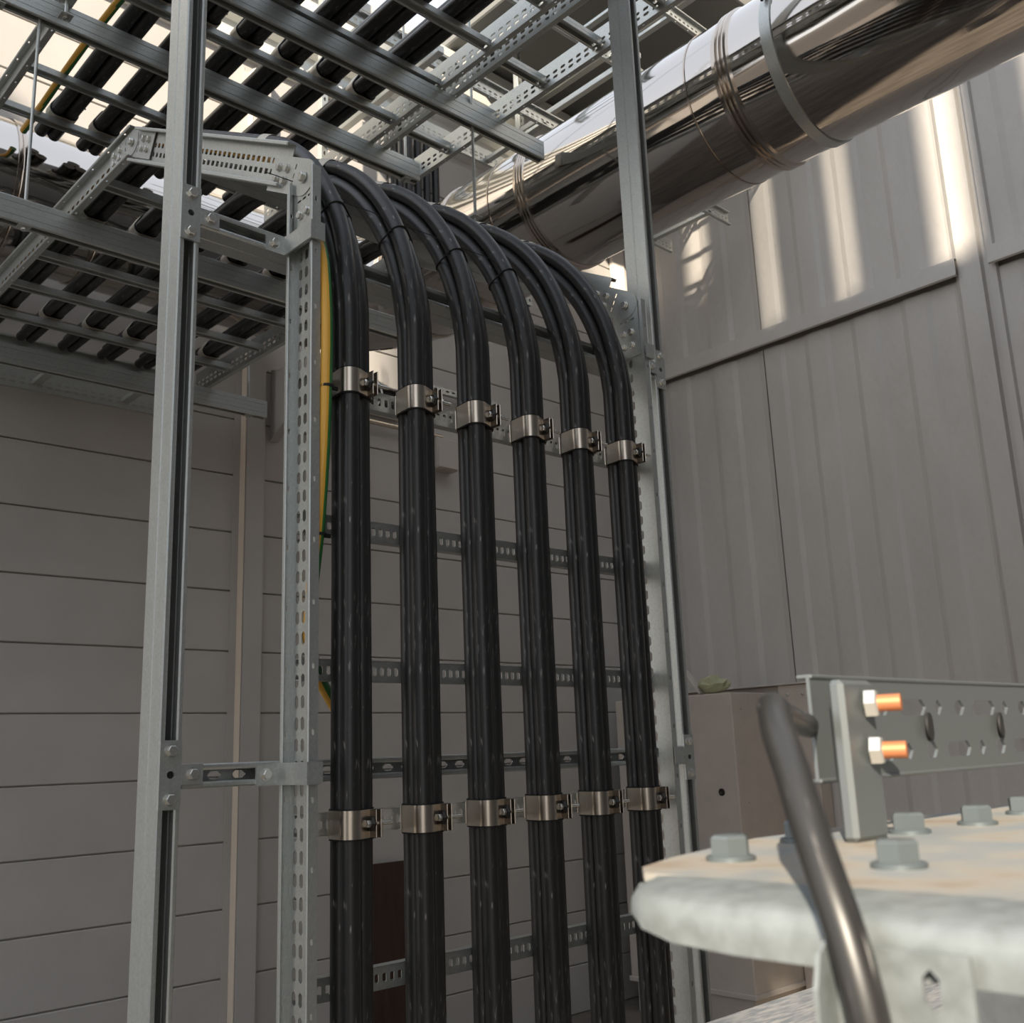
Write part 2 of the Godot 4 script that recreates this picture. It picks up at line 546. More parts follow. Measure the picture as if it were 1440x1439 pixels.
# ---------------------------------------------------------------- the place
func _ready() -> void:
	# ---- camera, sky, sun, exposure
	var cam := Camera3D.new()
	cam.name = "camera"
	add_child(cam)
	var yaw := 0.757695739
	var pitch := 0.230825301
	var roll := -0.0387178447
	var f := Vector3(sin(yaw) * cos(pitch), sin(pitch), -cos(yaw) * cos(pitch))
	var r0 := f.cross(Vector3.UP).normalized()
	var u0 := r0.cross(f)
	var rr := r0 * cos(roll) + u0 * sin(roll)
	var uu := -r0 * sin(roll) + u0 * cos(roll)
	cam.transform = Transform3D(Basis(rr, uu, -f), EYE)
	var att := CameraAttributesPhysical.new()
	att.frustum_focal_length = 24.21
	att.frustum_focus_distance = 2.1
	att.exposure_aperture = 8.5
	att.frustum_near = 0.05
	att.frustum_far = 300.0
	cam.attributes = att
	cam.fov = rad_to_deg(2.0 * atan(719.5 / 1451.667))
	cam.near = 0.05
	cam.far = 300.0
	cam.current = true
	var we := WorldEnvironment.new()
	we.name = "environment"
	var env := Environment.new()
	env.background_mode = Environment.BG_SKY
	var sky := Sky.new()
	var ps := ProceduralSkyMaterial.new()
	ps.sky_top_color = Color(0.75, 0.775, 0.815)
	ps.sky_horizon_color = Color(0.92, 0.922, 0.922)
	ps.sky_curve = 0.22
	ps.ground_horizon_color = Color(0.55, 0.52, 0.48)
	ps.ground_bottom_color = Color(0.42, 0.39, 0.36)
	ps.sun_angle_max = 20.0
	ps.sky_energy_multiplier = 1.0
	sky.sky_material = ps
	env.sky = sky
	env.background_energy_multiplier = 1.0
	env.tonemap_mode = Environment.TONE_MAPPER_LINEAR
	env.tonemap_exposure = 2.35
	env.sdfgi_enabled = true
	env.ssao_enabled = true
	env.ssil_enabled = true
	we.environment = env
	add_child(we)
	var sun := DirectionalLight3D.new()
	sun.name = "sun"
	var to_sun := Vector3(-0.72, 0.50, 0.45).normalized()
	sun.light_color = Color(1.0, 0.945, 0.86)
	sun.light_energy = 1.75
	sun.light_angular_distance = 0.8
	sun.shadow_enabled = true
	add_child(sun)
	sun.look_at_from_position(Vector3.ZERO, -to_sun)

	materials()
	make_route()
	walls()
	overhead_shade()
	duct()
	posts_and_struts()
	riser_ladder()
	lower_ladder()
	upper_ladder()
	cables()
	right_trays()
	wall_details()
	cabinet()
	foreground()


func walls() -> void:
	# ground
	var g := structure("floor", "bare tan concrete ground of the yard", Vector3(2, -1.6, -1))
	var gm := MB.new()
	gm.box(Vector3(-1, -1.65, 0.0), Vector3(20, 0.1, 11))
	part("slab", gm, M.ground, g, Vector3(2, -1.6, -1))
	# back wall: horizontal metal panels
	var b := Vector3(2, -1.6, -4.9)
	var wb := structure("wall_back", "grey back wall of long horizontal metal panels", b)
	var core := MB.new()
	core.box(Vector3(1.5, 1.3, -5.02), Vector3(9.2, 5.8, 0.2))
	part("core", core, M.wall, wb, b)
	var pitch := 0.3145
	var top := 3.99
	var y := 1.83 - 11 * pitch
	while y < top - 0.01:
		var lo := maxf(y, -1.6)
		for span in [[-3.1, 2.60], [2.755, 5.86]]:
			var mb := MB.new()
			mb.box(Vector3((span[0] + span[1]) / 2, (lo + y + pitch) / 2, -4.91), Vector3(span[1] - span[0], y + pitch - lo - 0.006, 0.02), 0.004)
			part("wall_panel", mb, M.wall, wb, b)
		y += pitch
	var hat := MB.new()
	hat.sheet(PackedVector2Array([Vector2(2.585, -4.898), Vector2(2.625, -4.898), Vector2(2.632, -4.835), Vector2(2.735, -4.835), Vector2(2.742, -4.898), Vector2(2.775, -4.898)]), 0.003, Vector3(0, -1.6, 0), Vector3.RIGHT, Vector3.BACK, Vector3(0, 5.6, 0))
	part("joint_cover", hat, M.wall, wb, b, "pale vertical cover strip over a panel joint")
	var es := MB.new()
	es.box(Vector3(2.624, 1.2, -4.866), Vector3(0.004, 5.59, 0.056), 0.001)
	part("edge_strip", es, M.edge_strip, wb, b, "pale beige edge of the cover strip")
	# screws of the cover
	for i in 6:
		for x: float in [2.60, 2.765]:
			var s := MB.new()
			s.hex(Vector3(x, -1.2 + i * 0.83, -4.897), Vector3.BACK, 0.012, 0.006)
			part("screw", s, M.flashing, wb, b)
	# ribbed cap above the panels
	y = 3.99
	for i in 4:
		var mb := MB.new()
		mb.sheet(PackedVector2Array([Vector2(-4.93, 0.0), Vector2(-4.93, 0.10), Vector2(-4.86, 0.135), Vector2(-4.86, 0.20), Vector2(-4.93, 0.235)]), 0.004, Vector3(-3.1, y + i * 0.235, 0), Vector3.BACK, Vector3.UP, Vector3(9.0, 0, 0))
		part("rib_sheet", mb, M.cap_profile, wb, b, "white horizontally ribbed cladding sheet")
	# right wall: ribbed vertical cladding
	var r := Vector3(5.92, -1.6, -2)
	var wr := structure("wall_right", "beige ribbed metal side wall with a flashing ledge", r)
	var rc := MB.new()
	rc.box(Vector3(6.08, 2.2, -1.7), Vector3(0.2, 7.6, 6.6))
	part("core", rc, M.wall, wr, r)
	var sheets := [[-4.9, -3.66], [-3.66, -2.285], [-2.085, -0.9], [-0.9, 0.3], [0.3, 1.5]]
	for lev in [[-1.6, 2.66], [2.70, 5.9]]:
		for s in sheets:
			var line := PackedVector2Array()
			var z: float = s[0] + 0.004
			var n := int(round((s[1] - s[0]) / 0.39))
			var p: float = (s[1] - s[0] - 0.008) / n
			for i in n:
				line.append_array(PackedVector2Array([Vector2(z + i * p, 5.92), Vector2(z + (i + 0.36) * p, 5.92), Vector2(z + (i + 0.46) * p, 5.929), Vector2(z + (i + 0.90) * p, 5.929)]))
			line.append(Vector2(z + n * p, 5.92))
			var mb := MB.new()
			mb.sheet(line, 0.003, Vector3(0, lev[0], 0), Vector3.BACK, Vector3.RIGHT, Vector3(0, lev[1] - lev[0], 0))
			part("cladding_sheet", mb, M.wall_right, wr, r)
	for s in [[-4.85, -2.275], [-2.085, 1.5]]:
		var mb := MB.new()
		mb.sheet(PackedVector2Array([Vector2(5.925, 2.80), Vector2(5.868, 2.785), Vector2(5.862, 2.68), Vector2(5.872, 2.672)]), 0.004, Vector3(0, 0, s[0]), Vector3.RIGHT, Vector3.UP, Vector3(0, 0, s[1] - s[0]))
		part("ledge_flashing", mb, M.wall_right, wr, r, "projecting horizontal drip ledge")
	for c in [[-2.28, 0.0]]:
		var mb := MB.new()
		mb.sheet(PackedVector2Array([Vector2(-2.30, 5.918), Vector2(-2.275, 5.90), Vector2(-2.145, 5.90), Vector2(-2.135, 5.93), Vector2(-2.105, 5.93), Vector2(-2.098, 5.90), Vector2(-2.06, 5.90), Vector2(-2.05, 5.918)]), 0.003, Vector3(0, -1.6, 0), Vector3.BACK, Vector3.RIGHT, Vector3(0, 7.5, 0))
		part("column_flashing", mb, M.wall_right, wr, r, "vertical flashing with a recessed joint")
	var cf := MB.new()
	cf.sheet(PackedVector2Array([Vector2(5.80, -4.894), Vector2(5.80, -4.86), Vector2(5.86, -4.80), Vector2(5.915, -4.80)]), 0.003, Vector3(0, -1.6, 0), Vector3.RIGHT, Vector3.BACK, Vector3(0, 6.2, 0))
	part("corner_flashing", cf, M.flashing, wr, r)
	# building behind the lens, which keeps light off the faces turned that way
	var wf := structure("wall_front", "grey building wall closing the yard behind the viewer", Vector3(3, -1.6, 2.7))
	var fm := MB.new()
	fm.box(Vector3(3.5, 3.4, 2.8), Vector3(9, 10.0, 0.2))
	part("face", fm, M.yard_wall, wf, Vector3(3, -1.6, 2.7))


func overhead_shade() -> void:
	# unseen tall block, added to keep the sun off the riser and lower walls
	var at := Vector3(-9.0, -1.6, 2.45)
	var o := thing("added_shade_block", "unseen tall grey block added to keep the sun off the riser and lower walls", "sun_blocker", at)
	var mb := MB.new()
	mb.box(Vector3(-9.0, 4.0, 2.53), Vector3(2.0, 11.2, 4.56), 0.02)
	part("wall_block", mb, M.canopy, o, at)
	var tw := MB.new()
	tw.box(Vector3(-8.15, 11.3, 3.68), Vector3(0.3, 3.4, 2.26), 0.02)
	part("added_sun_panel", tw, M.canopy, o, at)  # extra panel added out of view to block sun on the back wall
	var rf := MB.new()
	rf.box(Vector3(-9.0, 9.66, 2.53), Vector3(2.1, 0.12, 4.6), 0.02)
	part("roof_edge", rf, M.galv_plain, o, at)
	# unseen raised screen, added so sun streaks the side wall only through gaps
	var dk := Vector3(-3.0, -1.6, 3.1)
	var d := thing("added_sun_screen", "unseen raised screen of upright boards on legs, added to shape the sun on the side wall", "screen", dk)
	for z: Array in [[1.10, 1.44], [1.47, 2.02], [2.04, 2.98], [3.01, 3.80], [3.82, 4.55], [4.57, 5.30]]:
		var q := MB.new()
		q.box(Vector3(-3.0, 6.75, (z[0] + z[1]) / 2), Vector3(0.06, 4.3, z[1] - z[0]), 0.005)
		part("board", q, M.canopy, d, dk)
	for z: Array in [[1.10, 1.36], [1.50, 1.98], [2.06, 2.55], [2.64, 3.20], [3.42, 3.86], [4.10, 4.42], [4.60, 4.90], [5.0, 5.30]]:
		var q := MB.new()
		q.box(Vector3(-3.0, 9.75, (z[0] + z[1]) / 2), Vector3(0.06, 1.7, z[1] - z[0]), 0.005)
		part("slat", q, M.canopy, d, dk)
	for y: float in [4.66, 8.86, 10.55]:
		var q := MB.new()
		q.box(Vector3(-2.92, y, 3.2), Vector3(0.1, 0.12, 4.3), 0.01)
		part("rail", q, M.galv_plain, d, dk)
	for z: float in [1.13, 5.27]:
		var q := MB.new()
		q.box(Vector3(-3.1, 4.5, z), Vector3(0.14, 12.2, 0.14), 0.01)
		part("leg", q, M.galv_plain, d, dk)


func duct() -> void:
	var cx := 3.163
	var cy := 2.449
	var R := 0.307
	var zc := -4.40
	var RB := 0.52
	var base := Vector3(cx, cy - R, -2)
	var o := thing("exhaust_duct", "polished stainless round duct bending along the back wall", "duct", base)
	var cuts := [1.4, -0.55, -1.86, -2.90, -3.46, zc + RB]
	for i in cuts.size() - 1:
		var mb := MB.new()
		var L: float = cuts[i] - cuts[i + 1]
		mb.lathe(Vector3(cx, cy, cuts[i]), Vector3(0, 0, -1), [Vector2(0, R), Vector2(L, R)], 72)
		part("pipe_section", mb, M.duct, o, base)
	var el := MB.new()
	var E := Vector3(cx - RB, cy, zc + RB)
	var rings := 12
	for i in rings:
		for k in 48:
			var q := []
			for c in [[i, k], [i, k + 1], [i + 1, k + 1], [i + 1, k]]:
				var a: float = PI / 2 * c[0] / rings
				var t: float = TAU * c[1] / 48.0
				var rad := Vector3(cos(a), 0, -sin(a))
				var nn := rad * cos(t) + Vector3.UP * sin(t)
				q.append([E + rad * RB + nn * R, nn])
			el.tris(q[0][0], q[2][0], q[1][0], q[0][1], q[2][1], q[1][1], Vector2.ZERO, Vector2.ZERO, Vector2.ZERO)
			el.tris(q[0][0], q[3][0], q[2][0], q[0][1], q[3][1], q[2][1], Vector2.ZERO, Vector2.ZERO, Vector2.ZERO)
	part("elbow", el, M.duct, o, base)
	var xs := [cx - RB, 1.9, 0.9, -0.4, -2.6]
	for i in xs.size() - 1:
		var mb := MB.new()
		mb.lathe(Vector3(xs[i], cy, zc), Vector3(-1, 0, 0), [Vector2(0, R), Vector2(xs[i] - xs[i + 1], R)], 72)
		part("pipe_section", mb, M.duct, o, base)
	var bead := func(z: float, n: int, step: float, h: float) -> void:
		var mb := MB.new()
		var prof := [Vector2(-0.012, R)]
		for i in n:
			var x := i * step
			prof.append_array([Vector2(x, R + 0.001), Vector2(x + step * 0.3, R + h), Vector2(x + step * 0.6, R + h), Vector2(x + step * 0.9, R + 0.001)])
		prof.append(Vector2(n * step + 0.012, R))
		mb.lathe(Vector3(cx, cy, z), Vector3(0, 0, -1), prof, 72)
		part("joint_band", mb, M.duct_band, o, base, "ribbed joint band")
	bead.call(-2.875, 3, 0.016, 0.008)
	bead.call(-1.80, 3, 0.018, 0.009)
	bead.call(-3.43, 2, 0.016, 0.007)
	bead.call(-0.5, 3, 0.018, 0.009)
	for z: float in [-1.985, -3.10]:
		var mb := MB.new()
		mb.lathe(Vector3(cx, cy, z), Vector3(0, 0, -1), [Vector2(0, R), Vector2(0, R + 0.003), Vector2(0.007, R + 0.003), Vector2(0.007, R)], 72)
		part("seam_bead", mb, M.duct_band, o, base)
	for z: float in [-3.9]:
		var mb := MB.new()
		mb.lathe(Vector3(cx, cy, z), Vector3(0, 0, -1), [Vector2(0, R), Vector2(0, R + 0.007), Vector2(0.03, R + 0.007), Vector2(0.03, R)], 72)
		part("joint_band", mb, M.duct_band, o, base)
	for x: float in [2.55, 1.55, 1.2]:
		var mb := MB.new()
		mb.lathe(Vector3(x, cy, zc), Vector3(-1, 0, 0), [Vector2(0, R), Vector2(0, R + 0.006), Vector2(0.012, R + 0.006), Vector2(0.016, R + 0.002), Vector2(0.022, R + 0.006), Vector2(0.034, R + 0.006), Vector2(0.034, R)], 72)
		part("joint_band", mb, M.duct_band, o, base)
	# hanging strap with its tension bolt
	var st := MB.new()
	st.lathe(Vector3(cx, cy, -1.61), Vector3(0, 0, -1), [Vector2(0, R), Vector2(0, R + 0.006), Vector2(0.042, R + 0.006), Vector2(0.042, R)], 72)
	var so := part("hanging_strap", st, M.galv_plain, o, base, "matt zinc hanging strap")
	var dirn := Vector3(-0.88, 0.47, 0)
	var at := Vector3(cx, cy, -1.63) + dirn * (R + 0.02)
	var tb := MB.new()
	var tg := Vector3(-0.47, -0.88, 0)
	tb.rod(at + tg * 0.05, at - tg * 0.06, 0.006, 10)
	tb.hex(at + tg * 0.012, tg, 0.02, 0.014)
	tb.hex(at - tg * 0.03, tg, 0.02, 0.014)
	part("tension_bolt", tb, M.black_bolt, so, base)
	var tw := MB.new()
	tw.box(at - tg * 0.04, Vector3(0.026, 0.02, 0.042), 0.003, Basis(dirn, -tg, dirn.cross(-tg)))
	part("strap_end", tw, M.galv_plain, so, base)


func tplate(x: float, y: float, arm: float, label: String) -> void:
	var z := -1.800
	var b := Vector3(x, y - 0.06, z)
	var o := thing("connector_plate", label, "bracket", b)
	var mb := MB.new()
	var w := 0.0205
	mb.plate(Vector3(x + w, y - 0.06, z + 0.005), Vector3.UP, Vector3.LEFT, 0.12, 0.041, 0.005, [[0.0535, 0.0665]], [[0.014, 0.027]], 0.29)
	mb.box(Vector3(x + arm * (w + 0.0208), y, z + 0.0025), Vector3(0.0420, 0.037, 0.005), 0.0006)
	part("plate", mb, M.galv_plain, o, b)
	bolt(o, Vector3(x, y + 0.042, z + 0.005), Vector3.BACK, b)
	bolt(o, Vector3(x, y - 0.042, z + 0.005), Vector3.BACK, b)
	bolt(o, Vector3(x + arm * 0.042, y, z + 0.005), Vector3.BACK, b)


# angle clip that holds a ladder rail to the cross strut; s = +1 left rail (tab to the left), -1 right rail
func rail_clip(xr: float, y: float, s: float, label: String) -> void:
	var z := -1.800
	var b := Vector3(xr, y - 0.02, z)
	var o := thing("rail_clip", label, "bracket", b)
	var mb := MB.new()
	var fx := -0.0265 * s
	var line := PackedVector2Array([Vector2(xr + fx - 0.046 * s, z + 0.003), Vector2(xr + fx, z + 0.003), Vector2(xr + fx, -1.691), Vector2(xr + 0.006 * s, -1.691)])
	mb.sheet(line, 0.004, Vector3(0, y - 0.0205, 0), Vector3.RIGHT, Vector3.BACK, Vector3(0, 0.041, 0))
	part("clip", mb, M.galv_plain, o, b)
	bolt(o, Vector3(xr + fx - 0.026 * s, y, z + 0.005), Vector3.BACK, b, 0.017, "zinc_bolt")


func posts_and_struts() -> void:
	# two tall posts of deep slotted channel, open towards the viewer's side
	for k in 2:
		var x: float = [0.841, 2.331][k]
		var b := Vector3(x, -1.6, -1.84)
		var o := thing("strut_post", ["tall galvanized strut post beside the perforated rail, light side face", "tall galvanized strut post in front of the polished duct"][k], "post", b)
		part("channel", strut_mb(Vector3(x, -1.6, -1.80), Vector3.RIGHT, Vector3.BACK, Vector3(0, 5.2, 0), 0.082), M.galv_plain, o, b)
		var f := MB.new()
		f.box(Vector3(x, -1.594, -1.84), Vector3(0.14, 0.012, 0.16), 0.003)
		part("base_plate", f, M.galv_plain, o, b)
	var names := ["slotted cross strut tying the posts at waist height behind the cables", "cross strut tying the posts below the cable bend"]
	for k in 2:
		var y: float = [-0.017, 1.087][k]
		var b := Vector3(1.58, y - 0.02, -1.82)
		var o := thing("cross_strut", names[k], "strut", b)
		part("channel", strut_mb(Vector3(0.8645, y, -1.80), Vector3.UP, Vector3.BACK, Vector3(1.446 - 0.0, 0, 0), 0.041 if k == 0 else 0.082, true), M.galv_plain, o, b)
	tplate(0.841, -0.013, 1.0, "T-shaped bolted plate on the light post, at the waist-high strut")
	tplate(0.841, 1.087, 1.0, "T-shaped bolted plate on the light post, below the perforated elbow")
	tplate(2.331, -0.025, -1.0, "T-shaped bolted plate on the far post, at the waist-high strut")
	tplate(2.331, 1.10, -1.0, "T-shaped bolted plate on the far post, near the cable bend")
	rail_clip(1.083, -0.020, 1.0, "zinc clip round the perforated rail at the waist-high strut")
	rail_clip(1.083, 1.082, 1.0, "zinc clip round the perforated rail under the elbow hinge")
	rail_clip(2.142, -0.020, -1.0, "zinc clip round the far rail at the waist-high strut")
	rail_clip(2.142, 1.082, -1.0, "zinc clip round the far rail at the bend")


func riser_ladder() -> void:
	var b := Vector3(1.61, -1.6, -1.75)
	var o := thing("cable_ladder", "upright galvanized cable ladder with perforated side rails", "cable ladder", b)
	for k in 2:
		var x: float = [1.083, 2.142][k]
		part("side_rail", rail_mb(Vector3(x, -1.6, -1.70), Vector3.UP, Vector3.FORWARD, [Vector3.LEFT, Vector3.RIGHT][k], 2.84), M.galv, o, b)
	var rm := rung_mesh(1.055)
	for i in 8:
		put("rung", rm, M.galv_plain, o, Transform3D(Basis(), Vector3(1.085, 0.766 - i * 0.2945, -1.76) - b))
	# elbow: a straight length of rail at 29 degrees with hinge plates at both ends
	var dirv := Vector3(0, 0.4874, -0.8732)
	var nrm := Vector3(0, 0.8732, 0.4874)
	var eb := Vector3(1.61, 1.2, -2.2)
	var e := thing("cable_ladder", "sloping elbow length of cable ladder joining riser and overhead run", "cable ladder", eb)
	for k in 2:
		var x: float = [1.083, 2.142][k]
		var out: Vector3 = [Vector3.LEFT, Vector3.RIGHT][k]
		var st := Vector3(x, 1.342, -1.80)
		part("side_rail", rail_mb(st, dirv, -nrm, out, 0.98, 0.028, 0.016, 0.1, [[0.034, 0.047], [0.060, 0.073]], 0.12), M.galv, e, eb)
		# hinge plates
		for j in 2:
			var c: Vector3 = [Vector3(x, 1.235, -1.752), Vector3(x, 1.795, -2.70)][j]
			var legs: Array = [[Vector3(0, -1, 0), dirv], [-dirv, Vector3(0, 0, -1)]][j]
			var px: float = [x - 0.0045, x - 0.0050][k] if k == 0 else x - 0.0045
			for q in 2:
				var d: Vector3 = legs[q]
				var s := Vector3(0, -d.z, d.y)
				var poly := PackedVector2Array()
				for a in 13:
					var th := PI / 2 + PI * a / 12.0
					poly.append(Vector2(cos(th) * 0.041, sin(th) * 0.041))
				var mb := MB.new()
				var po := Vector3(px - 0.002 * q, c.y, c.z)
				mb.extrude(poly, po, d, s, Vector3(-0.0018, 0, 0))
				mb.plate(po - s * 0.041, d, s, 0.16, 0.082, 0.0018, [[0.046, 0.051]], [[0.014, 0.027], [0.0345, 0.0475], [0.055, 0.068]], 0.3)
				var hp := part("hinge_plate", mb, M.galv, e, eb)
				for w: Vector2 in [Vector2(0.085, 0.014), Vector2(0.085, -0.014), Vector2(0.125, 0.014), Vector2(0.125, -0.014)]:
					bolt(hp, Vector3(px - 0.002 * q - 0.002, c.y, c.z) + d * w.x + s * w.y, Vector3.LEFT, eb, 0.015)
			bolt(e, Vector3(px - 0.006, c.y, c.z), Vector3.LEFT, eb, 0.018)
	for t: float in [0.23, 0.52, 0.82]:
		var p := Vector3(1.085, 1.342, -1.80) + dirv * t - nrm * 0.06
		put("rung", rm, M.galv_plain, e, Transform3D(Basis(Vector3.RIGHT, -dirv * -1.0, nrm), p - eb))


func ladder_run(label: String, x0: float, x1: float, z0: float, z1: float, ytop: float, rungs: Array, m: Material) -> Node3D:
	var b := Vector3((x0 + x1) / 2, ytop - 0.1, (z0 + z1) / 2)
	var o := thing("cable_ladder", label, "cable ladder", b)
	for k in 2:
		part("side_rail", rail_mb(Vector3([x0, x1][k], ytop, z0), Vector3.FORWARD, Vector3.DOWN, [Vector3.LEFT, Vector3.RIGHT][k], z0 - z1), m, o, b)
	var rm := rung_mesh(x1 - x0 - 0.004)
	for z: float in rungs:
		put("rung", rm, M.galv_plain, o, Transform3D(Basis(Vector3.RIGHT, -PI / 2), Vector3(x0 + 0.002, ytop - 0.06, z) - b))
	return o


# double strut: two channels back to back
func double_strut(called: String, label: String, x0: float, x1: float, ytop: float, z: float) -> void:
	var b := Vector3((x0 + x1) / 2, ytop - 0.082, z)
	var o := thing(called, label, "strut", b)
	part("upper_channel", strut_mb(Vector3(x0, ytop, z), Vector3.BACK, Vector3.UP, Vector3(x1 - x0, 0, 0), 0.041), M.galv_plain, o, b)
	part("lower_channel", strut_mb(Vector3(x0, ytop - 0.082, z), Vector3.BACK, Vector3.DOWN, Vector3(x1 - x0, 0, 0), 0.0405), M.galv_plain, o, b)
	for x: float in [x0, x1]:
		var mb := MB.new()
		mb.box(Vector3(x, ytop - 0.041, z), Vector3(0.004, 0.078, 0.036), 0.001)
		part("end_cap", mb, M.galv_plain, o, b)


func hanger(x: float, z: float, ytop: float, ybot: float, label: String, r := 0.0055) -> void:
	var b := Vector3(x, ybot, z)
	var o := thing("threaded_rod", label, "rod", b, "threaded hanger rods")
	var mb := MB.new()
	mb.rod(Vector3(x, ybot, z), Vector3(x, ytop, z), r, 10)
	part("rod", mb, M.galv_plain, o, b)
	for y: float in [ybot + 0.012, ybot + 0.075]:
		var w := MB.new()
		w.box(Vector3(x, y, z), Vector3(0.04, 0.004, 0.04), 0.001)
		part("washer", w, M.galv_plain, o, b)
		var n := MB.new()
		n.hex(Vector3(x, y + (0.002 if y > ybot + 0.03 else -0.011), z), Vector3.UP, 0.018, 0.009)
		part("nut", n, M.zinc_bolt, o, b)


func lower_ladder() -> void:
	ladder_run("overhead cable ladder run carrying the riser cables, reached by the elbow", 1.083, 2.142, -2.70, -4.45, 1.85, [-2.94, -3.235, -3.53, -3.82, -4.115], M.galv)
	# support strut under it, hung on rods
	double_strut("support_strut", "double support strut under the lower cable ladder, hung on rods", 0.35, 2.42, 1.75, -3.16)
	double_strut("support_strut", "long double support strut close to the back wall, rod at its end", 0.3, 2.42, 1.715, -4.28)
	hanger(0.93, -3.16, 4.2, 1.655, "threaded rod hanging beside the lower ladder, next to the polished duct")
	hanger(2.33, -4.28, 2.155, 1.62, "threaded rod through the end of the strut close to the back wall")
	# return ladder that crosses the end of the run
	var b := Vector3(1.0, 1.75, -4.5)
	var o := thing("cable_tray", "perforated tray crossing the far end of the lower ladder", "cable tray", b)
	part("side_rail", rail_mb(Vector3(-1.2, 1.83, -4.46), Vector3.RIGHT, Vector3.DOWN, Vector3.BACK, 3.3), M.galv, o, b)
	part("side_rail", rail_mb(Vector3(-1.2, 1.83, -4.80), Vector3.RIGHT, Vector3.DOWN, Vector3.FORWARD, 3.3), M.galv, o, b)
	for i in 8:
		var mb := MB.new()
		mb.box(Vector3(-1.0 + i * 0.42, 1.77, -4.63), Vector3(0.041, 0.022, 0.33), 0.002)
		part("rung", mb, M.galv_plain, o, b)


func upper_ladder() -> void:
	var rungs := []
	for i in 9:
		rungs.append(-1.53 - i * 0.292)
	ladder_run("upper cable ladder high overhead, full of black cables seen from below", 1.02, 2.24, -0.9, -4.00, 2.60, rungs, M.galv)
	double_strut("support_strut", "heavy double strut carrying the upper cable ladder, seen from below", 0.72, 2.50, 2.50, -3.16)
	double_strut("support_strut", "double strut running from the upper ladder towards the duct", 0.9, 2.80, 2.50, -2.70)
	hanger(0.985, -3.08, 4.3, 2.40, "short threaded rod at the end of the heavy double strut")
	hanger(0.80, -3.16, 4.3, 2.40, "threaded rod at the tip of the heavy double strut")
	hanger(2.44, -3.16, 4.3, 2.40, "threaded rod by the end plate of the white tray")
	hanger(2.42, -2.70, 4.3, 1.95, "long pale threaded rod hanging in front of the duct", 0.006)


